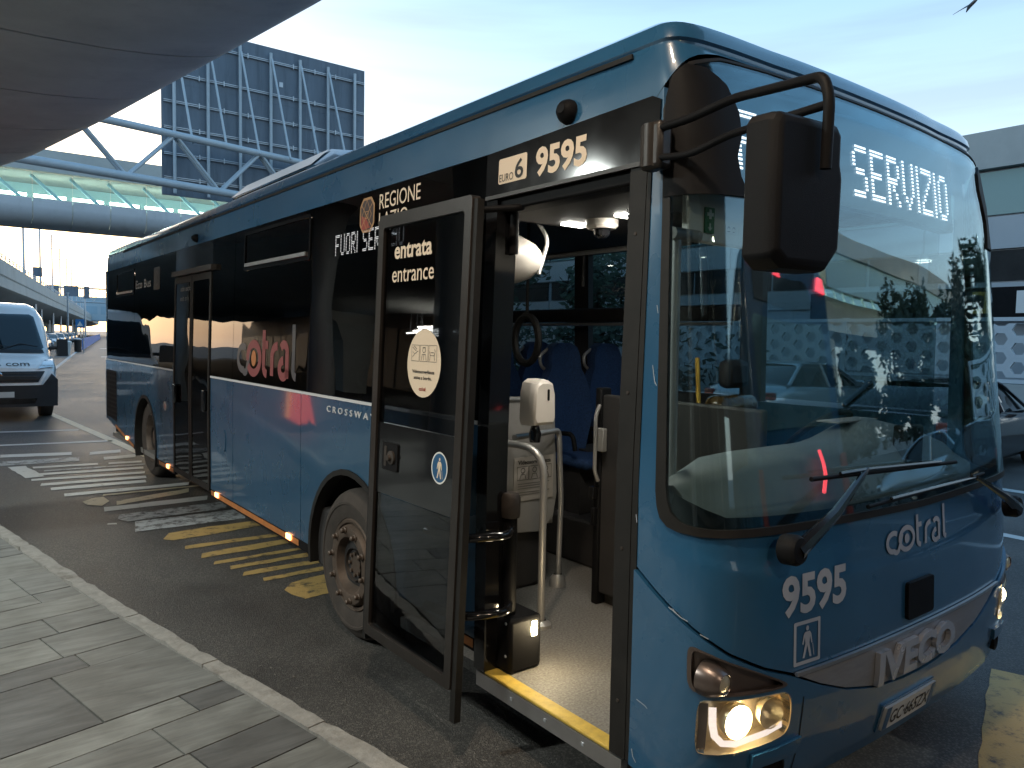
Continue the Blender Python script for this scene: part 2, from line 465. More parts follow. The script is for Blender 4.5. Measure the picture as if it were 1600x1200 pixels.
def obx(bm, c, size, mat3):
    hx, hy, hz = [s / 2 for s in size]
    pts = [Vector(c) + mat3 @ Vector(p) for p in ((-hx, -hy, -hz), (hx, -hy, -hz), (hx, hy, -hz), (-hx, hy, -hz), (-hx, -hy, hz), (hx, -hy, hz), (hx, hy, hz), (-hx, hy, hz))]
    v = [bm.verts.new(p) for p in pts]
    for f in ((0, 3, 2, 1), (4, 5, 6, 7), (0, 1, 5, 4), (1, 2, 6, 5), (2, 3, 7, 6), (3, 0, 4, 7)):
        bm.faces.new([v[i] for i in f])

def box(name, x0, x1, y0, y1, z0, z1, material, parent=None, bevel=0.0):
    bm = bmesh.new(); bx(bm, x0, x1, y0, y1, z0, z1)
    return link_bm(name, bm, material, parent, smooth=bool(bevel), bevel=bevel)

def frame_at(d):
    d = Vector(d).normalized()
    a = Vector((0, 0, 1)) if abs(d.z) < 0.9 else Vector((1, 0, 0))
    x = d.cross(a).normalized()
    return x, d.cross(x).normalized()

def tube(bm, pts, r, n=10, closed=False):
    pts = [Vector(p) for p in pts]
    rings = []
    k = len(pts)
    px = None
    for i, p in enumerate(pts):
        if closed:
            d = pts[(i + 1) % k] - pts[i - 1]
        else:
            d = pts[min(i + 1, k - 1)] - pts[max(i - 1, 0)]
        d.normalize()
        if px is None:
            px, py = frame_at(d)
        else:
            px = (px - d * px.dot(d)).normalized()
            py = d.cross(px)
        rr = r[i] if isinstance(r, (list, tuple)) else r
        rings.append([bm.verts.new(p + (px * math.cos(2 * math.pi * j / n) + py * math.sin(2 * math.pi * j / n)) * rr) for j in range(n)])
    last = k if closed else k - 1
    for i in range(last):
        a, b = rings[i], rings[(i + 1) % k]
        for j in range(n):
            bm.faces.new((a[j], a[(j + 1) % n], b[(j + 1) % n], b[j]))
    if not closed:
        bm.faces.new(rings[0][::-1]); bm.faces.new(rings[-1])

def rounded(pts, rad=0.06, n=5):
    pts = [Vector(p) for p in pts]
    out = [pts[0]]
    for i in range(1, len(pts) - 1):
        a, b, c = pts[i - 1], pts[i], pts[i + 1]
        ra = min(rad, (a - b).length * 0.45, (c - b).length * 0.45)
        p, q = b + (a - b).normalized() * ra, b + (c - b).normalized() * ra
        for k in range(n + 1):
            t = k / n
            out.append(p * (1 - t) ** 2 + b * 2 * t * (1 - t) + q * t * t)
    out.append(pts[-1])
    return out

def pipe(name, pts, r, material, parent=None, rad=0.06, n=10):
    bm = bmesh.new(); tube(bm, rounded(pts, rad), r, n)
    return link_bm(name, bm, material, parent, ang=50)

def lathe(bm, prof, o, d, n=24):
    """prof: list of (radius, distance along d)."""
    o = Vector(o); d = Vector(d).normalized()
    x, y = frame_at(d)
    rings = []
    for r, h in prof:
        if r < 1e-5:
            rings.append([bm.verts.new(o + d * h)])
        else:
            rings.append([bm.verts.new(o + d * h + (x * math.cos(2 * math.pi * j / n) + y * math.sin(2 * math.pi * j / n)) * r) for j in range(n)])
    for a, b in zip(rings[:-1], rings[1:]):
        for j in range(n):
            j2 = (j + 1) % n
            if len(a) == 1 and len(b) == 1:
                continue
            if len(a) == 1:
                bm.faces.new((a[0], b[j2], b[j]))
            elif len(b) == 1:
                bm.faces.new((a[j], a[j2], b[0]))
            else:
                bm.faces.new((a[j], a[j2], b[j2], b[j]))

def turned(name, prof, o, d, material, parent=None, n=24, ang=40):
    bm = bmesh.new(); lathe(bm, prof, o, d, n)
    return link_bm(name, bm, material, parent, ang=ang)

def prism(name, poly, fn, depth, material, parent=None, bevel=0.0, smooth=False):
    """poly of (u,v); fn(u,v,w)->xyz; extruded in w from 0 to depth."""
    bm = bmesh.new()
    a = [bm.verts.new(fn(u, v, 0)) for u, v in poly]
    b = [bm.verts.new(fn(u, v, depth)) for u, v in poly]
    bm.faces.new(a); bm.faces.new(b[::-1])
    k = len(poly)
    for i in range(k):
        bm.faces.new((a[i], b[i], b[(i + 1) % k], a[(i + 1) % k]))
    return link_bm(name, bm, material, parent, smooth=smooth or bool(bevel), bevel=bevel)

def flat2d(loops):
    """triangulated flat mesh of polygon loops (first outer, others holes), as bmesh in XY."""
    bm = bmesh.new()
    vs = []
    for lp in loops:
        vs += [bm.verts.new((p[0], p[1], 0)) for p in lp]
    for t in tessellate_polygon([[Vector((p[0], p[1], 0)) for p in lp] for lp in loops]):
        try:
            bm.faces.new([vs[i] for i in t])
        except ValueError:
            pass
    return bm

def cut_grid(bm, su, sv):
    if not bm.verts: return
    us = [v.co.x for v in bm.verts]; vs = [v.co.y for v in bm.verts]
    if su:
        k = math.ceil(min(us) / su)
        while k * su < max(us):
            if k * su > min(us) + 1e-4:
                bmesh.ops.bisect_plane(bm, geom=bm.verts[:] + bm.edges[:] + bm.faces[:], plane_co=(k * su, 0, 0), plane_no=(1, 0, 0), dist=1e-5)
            k += 1
    if sv:
        k = math.ceil(min(vs) / sv)
        while k * sv < max(vs):
            if k * sv > min(vs) + 1e-4:
                bmesh.ops.bisect_plane(bm, geom=bm.verts[:] + bm.edges[:] + bm.faces[:], plane_co=(0, k * sv, 0), plane_no=(0, 1, 0), dist=1e-5)
            k += 1

def wrap(bm, fn, off=0.0, thick=0.0, lat=None):
    """maps a flat bmesh to a surface fn(u,v,offset), optionally giving it thickness inwards."""
    bmesh.ops.remove_doubles(bm, verts=bm.verts[:], dist=1e-6)
    flat = {v: (v.co.x, v.co.y) for v in bm.verts}
    if thick:
        fs = bm.faces[:]
        bound = [e for e in bm.edges if len(e.link_faces) == 1]
        back = {v: bm.verts.new(fn(u, w, off - thick)) for v, (u, w) in flat.items()}
        for f in fs:
            bm.faces.new([back[v] for v in f.verts][::-1])
        for e in bound:
            a, b = e.verts
            try:
                bm.faces.new((a, b, back[b], back[a]))
            except ValueError:
                pass
    for v, (u, w) in flat.items():
        v.co = fn(u, w, off)
    return bm

def patch(name, loops, fn, material, parent=None, off=0.0, thick=0.0, su=0.1, sv=0.15, ang=40):
    bm = flat2d(loops)
    cut_grid(bm, su, sv)
    wrap(bm, fn, off, thick)
    return link_bm(name, bm, material, parent, ang=ang)

def rrect(u0, u1, v0, v1, r, n=4):
    out = []
    for cu, cv, a0 in ((u1 - r, v0 + r, -90), (u1 - r, v1 - r, 0), (u0 + r, v1 - r, 90), (u0 + r, v0 + r, 180)):
        for k in range(n + 1):
            a = R(a0 + 90 * k / n)
            out.append((cu + r * math.cos(a), cv + r * math.sin(a)))
    return out

def circle2(cu, cv, ru, rv=None, n=28):
    rv = rv or ru
    return [(cu + ru * math.cos(2 * math.pi * k / n), cv + rv * math.sin(2 * math.pi * k / n)) for k in range(n)]

def text_bm(s, h, width=None, bold=0.0, shear=0.0, spacing=1.0):
    cu = bpy.data.curves.new('lettering_curve', 'FONT')
    cu.body = s
    cu.size = h / 0.727
    cu.offset = bold * h
    cu.shear = shear
    cu.space_character = spacing
    cu.resolution_u = 3
    cu.fill_mode = 'BOTH'
    ob = bpy.data.objects.new('lettering_tmp', cu)
    COL.objects.link(ob)
    dg = bpy.context.evaluated_depsgraph_get()
    me = bpy.data.meshes.new_from_object(ob.evaluated_get(dg))
    bpy.data.objects.remove(ob); bpy.data.curves.remove(cu)
    bm = bmesh.new(); bm.from_mesh(me); bpy.data.meshes.remove(me)
    for v in bm.verts: v.co.z = 0
    if bm.verts:
        x0 = min(v.co.x for v in bm.verts); x1 = max(v.co.x for v in bm.verts)
        k = (width / (x1 - x0)) if width else 1.0
        for v in bm.verts: v.co.x = (v.co.x - x0) * k
    return bm

def lettering(name, s, h, fn, material, parent=None, width=None, bold=0.0, off=0.003, thick=0.0, grid=0.0, shear=0.0, spacing=1.0):
    bm = text_bm(s, h, width, bold, shear, spacing)
    if grid: cut_grid(bm, grid, grid)
    wrap(bm, fn, off, thick)
    return link_bm(name, bm, material, parent, ang=30)

def ribbon(bm, pts, w):
    """flat stroke along a 2-D polyline."""
    pts = [Vector((p[0], p[1])) for p in pts]
    k = len(pts)
    closed = (pts[0] - pts[-1]).length < 1e-6
    L_, R_ = [], []
    for i in range(k):
        if closed:
            a, b = pts[(i - 1) % (k - 1)], pts[(i + 1) % (k - 1)] if i < k - 1 else pts[1]
        else:
            a, b = pts[max(i - 1, 0)], pts[min(i + 1, k - 1)]
        d = (b - a)
        if d.length < 1e-9: d = Vector((1, 0))
        d.normalize()
        nrm = Vector((-d.y, d.x)) * w / 2
        L_.append(bm.verts.new((*(pts[i] + nrm), 0))); R_.append(bm.verts.new((*(pts[i] - nrm), 0)))
    for i in range(k - 1):
        bm.faces.new((L_[i], L_[i + 1], R_[i + 1], R_[i]))

def arc(cx, cy, r, a0, a1, n=14, ry=None):
    ry = ry or r
    return [(cx + r * math.cos(R(a0 + (a1 - a0) * k / n)), cy + ry * math.sin(R(a0 + (a1 - a0) * k / n))) for k in range(n + 1)]

def strokes(name, lines, w, fn, material, parent=None, off=0.003, extra=None, grid=0.0, wave=None):
    bm = bmesh.new()
    for ln in lines:
        ribbon(bm, ln, w)
    if extra:
        for poly in extra:
            bm.faces.new([bm.verts.new((p[0], p[1], 0)) for p in poly])
    if grid: cut_grid(bm, grid, grid)
    flat = [(v, v.co.x, v.co.y) for v in bm.verts]
    for v, u, q in flat: v.co = fn(u, q, off)
    return link_bm(name, bm, material, parent)

# dot-matrix font, 5 x 7
DOTS = {'F': '11111 10000 10000 11110 10000 10000 10000', 'U': '10001 10001 10001 10001 10001 10001 01110', 'O': '01110 10001 10001 10001 10001 10001 01110',
        'R': '11110 10001 10001 11110 10100 10010 10001', 'I': '00100 00100 00100 00100 00100 00100 00100', 'S': '01111 10000 10000 01110 00001 00001 11110',
        'E': '11111 10000 10000 11110 10000 10000 11111', 'V': '10001 10001 10001 10001 10001 01010 00100', 'Z': '11111 00001 00010 00100 01000 10000 11111', ' ': '000 000 000 000 000 000 000'}

def dot_text(name, s, h, fn, material, parent, width, rows=2, off=0.0, fillu=0.92, fillv=0.55):
    cells = []
    x = 0
    for ch in s:
        rows_ = DOTS[ch].split()
        if ch == 'I':
            rows_ = ['1'] * 7
        w = len(rows_[0])
        for j, rw in enumerate(rows_):
            for i, c in enumerate(rw):
                if c == '1': cells.append((x + i, 6 - j))
        x += w + 1.3
    tot = x - 1.3
    su, sv = width / tot, h / (7 * rows)
    bm = bmesh.new()
    for (i, j) in cells:
        for q in range(rows):
            u0 = i * su; v0 = (j * rows + q) * sv
            P = [(u0, v0), (u0 + su * fillu, v0), (u0 + su * fillu, v0 + sv * fillv), (u0, v0 + sv * fillv)]
            bm.faces.new([bm.verts.new(fn(u, v, off)) for u, v in P])
    return link_bm(name, bm, material, parent, smooth=False)

def gz(y):
    t = min(max((y - 4.6) / 5.6, 0), 1)
    return 0.16 * t * t * (3 - 2 * t)

def copy_tree(o, parent=None):
    c = o.copy(); COL.objects.link(c)
    if parent is not None: c.parent = parent
    for ch in list(o.children): copy_tree(ch, c)
    return c

# ================================================================== THE SETTING
# road: one sheet out to the horizon, rising gently behind the stop
def sheet(name, xs, ys, zf, material):
    bm = bmesh.new()
    g = [[bm.verts.new((x, y, zf(x, y))) for x in xs] for y in ys]
    for j in range(len(ys) - 1):
        for i in range(len(xs) - 1):
            bm.faces.new((g[j][i], g[j][i + 1], g[j + 1][i + 1], g[j + 1][i]))
    return link_bm(name, bm, material)
ys = [-1500, -300, -60, -20, -5, 0, 3, 4.6] + [4.6 + 0.4 * k for k in range(1, 15)] + [11, 14, 20, 40, 80, 150, 300, 700, 2000]
xs = [-1500, -300, -60, -20, -10, -5, 0, 5, 10, 20, 60, 150, 400, 1500]
road = tag(sheet('road', xs, ys, lambda x, y: gz(y), m['asphalt']), kind='structure')

K0 = Vector((-0.51, 2.68, 0)); KT = Vector((-0.205, 0.9788, 0)); KN = Vector((-0.9788, -0.205, 0))
def kp(a, b, z):
    p = K0 + KT * a + KN * b
    return Vector((p.x, p.y, gz(p.y) + z))

MARKS = [
    ('w', [(-1.31, 12.88), (-0.45, 12.66), (-0.49, 12.36), (-1.33, 12.59)]),
    ('w', [(-0.24, 12.53), (0.18, 12.57), (0.12, 12.27), (-0.29, 12.24)]),
    ('f', [(-1.36, 12.19), (-0.43, 12.13), (-0.49, 11.74), (-1.38, 11.82)]),
    ('w', [(-1.04, 11.53), (-0.31, 11.43), (-0.33, 11.28), (-1.05, 11.39)]),
    ('w', [(-0.15, 11.95), (0.27, 11.99), (0.21, 11.71), (-0.19, 11.68)]),
    ('w', [(-0.19, 11.39), (0.22, 11.35), (0.19, 11.2), (-0.21, 11.25)]),
    ('w', [(-1.02, 10.97), (0.13, 10.82), (0.1, 10.66), (-1.03, 10.81)]),
    ('w', [(-1.15, 10.59), (0.07, 10.44), (0.03, 10.29), (-1.16, 10.45)]),
    ('w', [(-1.09, 10.23), (0.01, 10.12), (-0.02, 9.95), (-1.11, 10.07)]),
    ('w', [(-1.02, 9.9), (-0.05, 9.85), (-0.08, 9.68), (-1.04, 9.74)]),
    ('w', [(-0.94, 9.49), (0.35, 9.45), (0.31, 9.29), (-0.96, 9.34)]),
    ('c', [(-0.54, 8.86), (0.26, 9.12), (0.21, 8.92), (-0.57, 8.68)]),
    ('w', [(-0.7, 8.64), (0.34, 8.66), (0.29, 8.48), (-0.72, 8.47)]),
    ('f', [(-0.66, 8.12), (-0.61, 8.27), (0.44, 8.33), (0.36, 8.03), (-0.6, 7.98)]),
    ('f', [(-0.54, 7.95), (0.5, 7.95), (0.4, 7.58), (-0.61, 7.59)]),
    ('y', [(-0.45, 7.24), (-0.36, 7.4), (0.0, 7.45), (0.51, 7.43), (0.44, 7.25), (0.1, 7.2), (-0.38, 7.17)]),
    ('y', [(-0.33, 6.95), (0.8, 6.93), (0.77, 6.83), (-0.36, 6.86)]),
    ('y', [(-0.28, 6.68), (0.7, 6.73), (0.65, 6.59), (-0.31, 6.55)]),
    ('y', [(-0.24, 6.41), (0.79, 6.43), (0.76, 6.35), (-0.27, 6.34)]),
    ('y', [(-0.16, 6.24), (0.79, 6.25), (0.75, 6.15), (-0.19, 6.15)]),
    ('y', [(-0.12, 6.04), (0.76, 6.04), (0.71, 5.94), (-0.16, 5.95)]),
    ('w', [(-0.77, 8.0), (-0.70, 7.98), (-0.70, 7.93), (-0.78, 7.96)]),
    ('w', [(-1.6, 15.93), (0.04, 15.51), (0.0, 15.36), (-1.6, 15.78)]),
    ('w', [(-1.8, 14.10), (0.28, 13.73), (0.24, 13.58), (-1.8, 13.95)]),
    ('w', [(-1.31, 11.66), (-1.12, 11.66), (-1.0, 10.71), (-1.19, 10.68)]),
    ('c', [(-0.84, 8.99), (-0.74, 9.11), (-0.62, 9.14), (-0.60, 8.90), (-0.70, 8.72), (-0.82, 8.83)]),
    ('y', [(-0.04, 5.83), (0.7, 5.84), (0.68, 5.76), (-0.06, 5.75)]),
    ('c', [(-0.60, 9.25), (0.5, 9.24), (0.47, 9.17), (-0.62, 9.18)]),
    ('f', [(-0.95, 11.17), (0.2, 11.07), (0.18, 10.98), (-0.97, 11.08)]),
    ('y', [(-0.0, 5.48), (0.1, 5.6), (0.25, 5.64), (0.44, 5.65), (0.34, 5.24), (0.06, 5.22), (0.01, 5.36)]),
    ('c', [(-0.16, 19.5), (-0.02, 19.5), (0.46, 11.6), (0.31, 11.6)]),
    ('y', [(2.95, 1.74), (1.0, 1.10), (1.0, 0.62), (3.1, 1.30)]),
    ('w', [(9.4, -8), (9.6, -8), (9.6, 40), (9.4, 40)]),
    ('w', [(5.9, -14), (6.06, -14), (6.9, 6.0), (6.74, 6.0)]),
]
def wob(poly, amp):
    out = []
    k = len(poly)
    for i in range(k):
        a, b = Vector(poly[i]), Vector(poly[(i + 1) % k])
        n = max(1, int((b - a).length / 0.14)) if (b - a).length < 4 else 1
        for j in range(n):
            p = a.lerp(b, j / n)
            if n > 1: p += Vector((random.uniform(-amp, amp), random.uniform(-amp, amp)))
            out.append((p.x, p.y))
    return out
for k, poly in MARKS:
    loop = wob(poly, 0.010)
    big = max(p[1] for p in loop) - min(p[1] for p in loop) > 3
    patch('road_marking', [loop], lambda u, v, o: Vector((u, v, gz(v) + 0.004 + o)), m['mark_' + k], road, su=0, sv=0.3 if not big else 1.0)
# lane dashes and edge line running off towards the far gantry
FARD = Vector((0.163, 0.9866))
def far_strip(a0, a1, off, w, key):
    n = Vector((FARD.y, -FARD.x)); o = Vector((5.5, 60))
    P = [o + FARD * a0 + n * (off - w / 2), o + FARD * a1 + n * (off - w / 2), o + FARD * a1 + n * (off + w / 2), o + FARD * a0 + n * (off + w / 2)]
    patch('road_marking', [[(p.x, p.y) for p in P]], lambda u, v, o_: Vector((u, v, gz(v) + 0.004)), m['mark_' + key], road, su=0, sv=0)
far_strip(-36, 180, 0.25, 0.18, 'w')
far_strip(-24.5, -23.9, 3.9, 2.8, 'w')
far_strip(-2, -0.8, 3.6, 3.0, 'w')
far_strip(25, 27, 3.4, 3.0, 'w')
far_strip(30, 60, 6.5, 0.2, 'w')

# pavement slab, kerb stones, tiles
bm = bmesh.new()
prev = None
for k in range(0, 140):
    a = -40 + k * 1.0
    cur = [bm.verts.new(kp(a, 0.125, -0.3)), bm.verts.new(kp(a, 0.125, 0.112)), bm.verts.new(kp(a, 14, 0.112)), bm.verts.new(kp(a, 14, -0.3))]
    if prev:
        for q in range(4):
            bm.faces.new((prev[q], cur[q], cur[(q + 1) % 4], prev[(q + 1) % 4]))
    prev = cur
pavement = tag(link_bm('pavement', bm, m['pavement_base']), kind='structure')

bm0 = None
a = -6.0
rk = random.Random(3)
kerb_row = empty('kerb', kp(-2, 0.06, 0)); tag(kerb_row, kind='structure')
while a < 34:
    L = rk.choice([0.8, 1.0, 1.0, 1.2])
    if 3.0 < a < 3.4: L = 0.28
    bm = bmesh.new()
    n = max(2, int(L / 0.09))
    g = 0.006
    rows_ = []
    for i in range(n + 1):
        s = a + g + (L - 2 * g) * i / n
        e = rk.uniform(-0.006, 0.006) + (rk.uniform(-0.015, 0.0) if rk.random() < 0.25 else 0)
        e2 = rk.uniform(-0.006, 0.006) - (rk.uniform(0.0, 0.025) if (i in (0, n) or rk.random() < 0.2) and a < 6 else 0)
        dz = rk.uniform(-0.002, 0.002)
        rows_.append([bm.verts.new(kp(s, 0.004 - e, -0.25)), bm.verts.new(kp(s, 0.004 - e, 0.115 + dz)), bm.verts.new(kp(s, 0.016 - e, 0.131 + dz)), bm.verts.new(kp(s, 0.118 + e2, 0.131 + dz)), bm.verts.new(kp(s, 0.120 + e2, -0.25))])
    for r0, r1 in zip(rows_[:-1], rows_[1:]):
        for q in range(4):
            bm.faces.new((r0[q], r1[q], r1[q + 1], r0[q + 1]))
    bm.faces.new(rows_[0]); bm.faces.new(rows_[-1][::-1])
    link_bm('kerb_stone', bm, m['kerb'], kerb_row, ang=50)
    a += L

bounds = [-2.5, -2.2, -1.9, -1.3, -1.1, -0.8, -0.42, -0.12, 0.2, 0.5, 0.8, 1.12, 1.34, 2.02, 2.24, 2.62, 2.92, 3.22, 3.42, 3.86, 4.4, 4.62, 4.94, 5.5, 5.7, 6.1, 6.7, 6.92, 7.3, 7.9, 8.2, 8.6, 9.2, 9.5, 10.1]
rt = random.Random(11)
for a0, a1 in zip(bounds[:-1], bounds[1:]):
    b = 0.127
    first = rt.uniform(0.22, 0.62)
    while b < 2.5:
        w = first if b < 0.13 else rt.choice([0.6, 0.8, 0.8, 1.0])
        b1 = b + w
        bm = bmesh.new()
        g = 0.0045
        dz = rt.uniform(-0.0015, 0.0015)
        q = [kp(a0 + g, b + g, 0.13 + dz), kp(a1 - g, b + g, 0.13 + dz), kp(a1 - g, b1 - g, 0.13 + dz), kp(a0 + g, b1 - g, 0.13 + dz)]
        top = [bm.verts.new(p) for p in q]; bot = [bm.verts.new(p - Vector((0, 0, 0.03))) for p in q]
        bm.faces.new(top); bm.faces.new(bot[::-1])
        for i in range(4): bm.faces.new((top[i], bot[i], bot[(i + 1) % 4], top[(i + 1) % 4]))
        link_bm('tile', bm, rt.choice([TILES[0], TILES[0], TILES[1], TILES[1], TILES[2]]), pavement, smooth=False)
        b = b1

# litter flecks on the asphalt by the kerb
bm = bmesh.new()
rl = random.Random(5)
for k in range(420):
    a = rl.uniform(0.5, 16); b = -abs(rl.gauss(0, 0.55)) - 0.02
    p = K0 + KT * a + KN * b
    if p.x > -0.05: continue
    s = rl.uniform(0.003, 0.010); an = rl.uniform(0, 6.28)
    z = gz(p.y) + 0.004
    vs = []
    for j in range(5):
        t = an + j * 1.2566
        rr = s * rl.uniform(0.5, 1.1)
        vs.append(bm.verts.new((p.x + rr * math.cos(t), p.y + rr * 1.3 * math.sin(t), z + rl.uniform(0, 0.004))))
    bm.faces.new(vs)
tag(link_bm('litter_flecks', bm, mat('pale_litter', (0.17, 0.16, 0.145), 0.8, var=0.4, vscale=30), None, smooth=False), 'pale dry flecks scattered on the asphalt along the kerb', 'litter', kind='stuff')

# ---------------------------------------------------------------- overhead canopy (elevated deck) with panelled soffit
EDGE = [(6.5, -42), (3.9, -18), (2.55, -5), (1.75, 1.5), (1.02, 7.16), (0.72, 9.3), (0.20, 12.9), (-0.40, 16.5), (-0.90, 18.5), (-2.2, 23.0), (-3.2, 27), (-18.3, 98)]
def edge_x(y):
    for (x0, y0), (x1, y1) in zip(EDGE[:-1], EDGE[1:]):
        if y0 <= y <= y1:
            return x0 + (x1 - x0) * (y - y0) / (y1 - y0)
    return EDGE[-1][0]
PROF = [(0.0, 5.24), (0.03, 5.185), (0.09, 5.13), (0.2, 5.075), (0.38, 5.02), (0.6, 4.975), (0.9, 4.93), (1.3, 4.89), (1.9, 4.86), (2.6, 4.85), (3.6, 4.87), (5.5, 4.93), (9.5, 5.0), (14, 5.1)]
canopy = empty('canopy', (-4, 8, 5))
tag(canopy, 'curved grey concrete soffit of the raised deck above the pavement', 'canopy')
jy = [-40.5 + 2.25 * k for k in range(61)]
jy = [y + 0.0 for y in jy]
for y0, y1 in zip(jy[:-1], jy[1:]):
    bm = bmesh.new()
    rows_ = []
    n = 6
    for i in range(n + 1):
        y = y0 + 0.022 + (y1 - y0 - 0.044) * i / n
        ex = edge_x(y)
        rows_.append([bm.verts.new((ex - d, y, z)) for d, z in PROF])
    for r0, r1 in zip(rows_[:-1], rows_[1:]):
        for q in range(len(PROF) - 1):
            bm.faces.new((r0[q], r1[q], r1[q + 1], r0[q + 1]))
    top = [[bm.verts.new((v.co.x, v.co.y, v.co.z + 0.12)) for v in rw] for rw in (rows_[0], rows_[-1])]
    for rw, tp in ((rows_[0], top[0]), (rows_[-1], top[1])):
        for q in range(len(PROF) - 1):
            bm.faces.new((rw[q], rw[q + 1], tp[q + 1], tp[q]))
    link_bm('panel', bm, m['concrete'], canopy, ang=50)
bm = bmesh.new()
rows_ = []
for y in [-40, -18, -5, 1.5, 7.16, 9.3, 12.9, 16.5, 18.5, 23, 27, 95]:
    ex = edge_x(y)
    rows_.append([bm.verts.new((ex + 0.02, y, 5.225)), bm.verts.new((ex - 0.05, y, 5.9)), bm.verts.new((ex - 14, y, 5.9)), bm.verts.new((ex - 14, y, 5.13)), bm.verts.new((ex - 5, y, 5.07)), bm.verts.new((ex - 1.3, y, 5.08)), bm.verts.new((ex - 0.3, y, 5.16))])
for r0, r1 in zip(rows_[:-1], rows_[1:]):
    for q in range(7):
        bm.faces.new((r0[q], r1[q], r1[(q + 1) % 7], r0[(q + 1) % 7]))
bm.faces.new(rows_[0]); bm.faces.new(rows_[-1][::-1])
link_bm('deck', bm, m['concrete_pale'], canopy, smooth=False)

# terminal front behind the camera, its columns and lights (seen mirrored in the bus), plus added fill lights
tf = empty('terminal_facade', kp(10, 9, 0.13))
tag(tf, 'dark glazed terminal front across the pavement from the bus', 'building')
def kbox(bm, a0, a1, b0, b1, z0, z1):
    vs = [bm.verts.new(Vector((K0 + KT * a + KN * b).to_tuple()) + Vector((0, 0, z))) for z in (z0, z1) for a, b in ((a0, b0), (a1, b0), (a1, b1), (a0, b1))]
    for f in ((0, 3, 2, 1), (4, 5, 6, 7), (0, 1, 5, 4), (1, 2, 6, 5), (2, 3, 7, 6), (3, 0, 4, 7)):
        bm.faces.new([vs[i] for i in f])
bm = bmesh.new(); kbox(bm, -40, 96, 9.0, 9.4, 0.1, 4.95); link_bm('wall', bm, m['terminal_wall'], tf, smooth=False)
for k in range(27):
    bm = bmesh.new(); kbox(bm, -13 + 4 * k, -9.5 + 4 * k, 8.96, 9.03, 0.3, 3.1); link_bm('window', bm, m['facade_dark'], tf, smooth=False)
for i, (cx, cy) in enumerate([(-4.4, 15.0), (-3.9, 8.6), (-3.2, 0.6), (-2.4, -8.5)]):
    c = turned('column', [(0.0, 0), (0.26, 0), (0.25, 2.6), (0.30, 3.5), (0.48, 4.4), (0.85, 4.95), (0, 4.95)], (cx, cy, gz(cy) + 0.1), (0, 0, 1), m['column'], None, 28)
    tag(c, ['grey flared column farthest along the pavement', 'grey flared column on the pavement beside the rear door', 'grey flared column on the pavement behind the viewer', 'grey flared column past the front of the bus'][i], 'column', 'flared columns under the canopy')
for i, (a, b) in enumerate([(21.6, 6.9), (22.2, 7.35), (22.9, 7.8), (24.5, 8.3)]):
    p = K0 + KT * a + KN * b
    o = empty('tube_light', (p.x, p.y, 2.62))
    tag(o, ['nearest of the four white tube lights under the canopy', 'second white tube light under the canopy', 'third white tube light under the canopy', 'last white tube light under the canopy'][i], 'light', 'tube lights under the canopy')
    bm = bmesh.new(); tube(bm, [p + KT * -1.6 + Vector((0, 0, 2.66 + 0.12 * i)), p + KT * 1.6 + Vector((0, 0, 2.66 + 0.12 * i))], 0.022, 8); link_bm('tube', bm, m['tube'], o)
    bm = bmesh.new()
    for s in (-1.2, 1.2):
        tube(bm, [p + KT * s + Vector((0, 0, 2.68 + 0.12 * i)), p + KT * s + Vector((0, 0, 4.95))], 0.008, 6)
    link_bm('hanger', bm, m['galv'], o)
CLN = ['past the bus front', 'just ahead of the viewer', 'over the viewer', 'over the open front door', 'over the kerb by the front wheel', 'over the pavement by the exit door', 'over the pavement behind the bus']
for i, (px, py, warm, en) in enumerate([(-0.9, -6.5, 1, 20), (-1.3, -2.6, 1, 18), (-1.7, 1.4, 1, 22), (-5.6, 4.2, 0, 85), (-6.0, 8.6, 0, 100), (-6.6, 13.0, 0, 110), (-7.4, 17.6, 0, 110)]):  # pale lamps are added, unseen fill for the foreground; warm ones are canopy lamps
    o = empty('canopy_light', (px, py, 4.84))
    tag(o, '%s round downlight in the canopy %s' % ('warm' if warm else 'pale', CLN[i]), 'light', 'round downlights in the canopy')
    turned('diffuser', [(0.10, 0.0), (0.10, 0.01), (0, 0.012)], (px, py, 4.835), (0, 0, -1), m['warm_panel'] if warm else m['pale_panel'], o, 20)
    turned('frame', [(0.10, 0.0), (0.10, 0.02), (0.13, 0.02), (0.14, -0.12)], (px, py, 4.835), (0, 0, -1), m['alu'], o, 24)
    ld = bpy.data.lights.new('luminaire_light', 'AREA'); ld.shape = 'DISK'; ld.size = 0.2; ld.energy = en
    ld.color = (1.0, 0.80, 0.60) if warm else (0.93, 1.0, 0.95)
    lo = bpy.data.objects.new('luminaire_light', ld); COL.objects.link(lo); lo.location = (px, py, 4.795); lo.parent = o; lo.matrix_parent_inverse = Matrix.Translation(o.location).inverted()
TA, TB_ = 10.4, 0.45
tp = empty('advert_totem', kp(TA, TB_, 0.13))
tag(tp, 'low red and orange lit totem on the kerb mirrored in the blue panels', 'totem')
bm = bmesh.new(); kbox(bm, TA - 0.2, TA + 1.6, TB_ + 0.02, TB_ + 0.2, 0.26, 0.42); link_bm('base', bm, m['black_satin'], tp, smooth=False)
bm = bmesh.new(); kbox(bm, TA - 0.1, TA + 1.0, TB_, TB_ + 0.2, 0.42, 1.02); link_bm('poster', bm, m['ad_red'], tp, smooth=False)
bm = bmesh.new(); kbox(bm, TA + 1.02, TA + 1.5, TB_, TB_ + 0.2, 0.42, 1.02); link_bm('poster', bm, m['ad_orange'], tp, smooth=False)

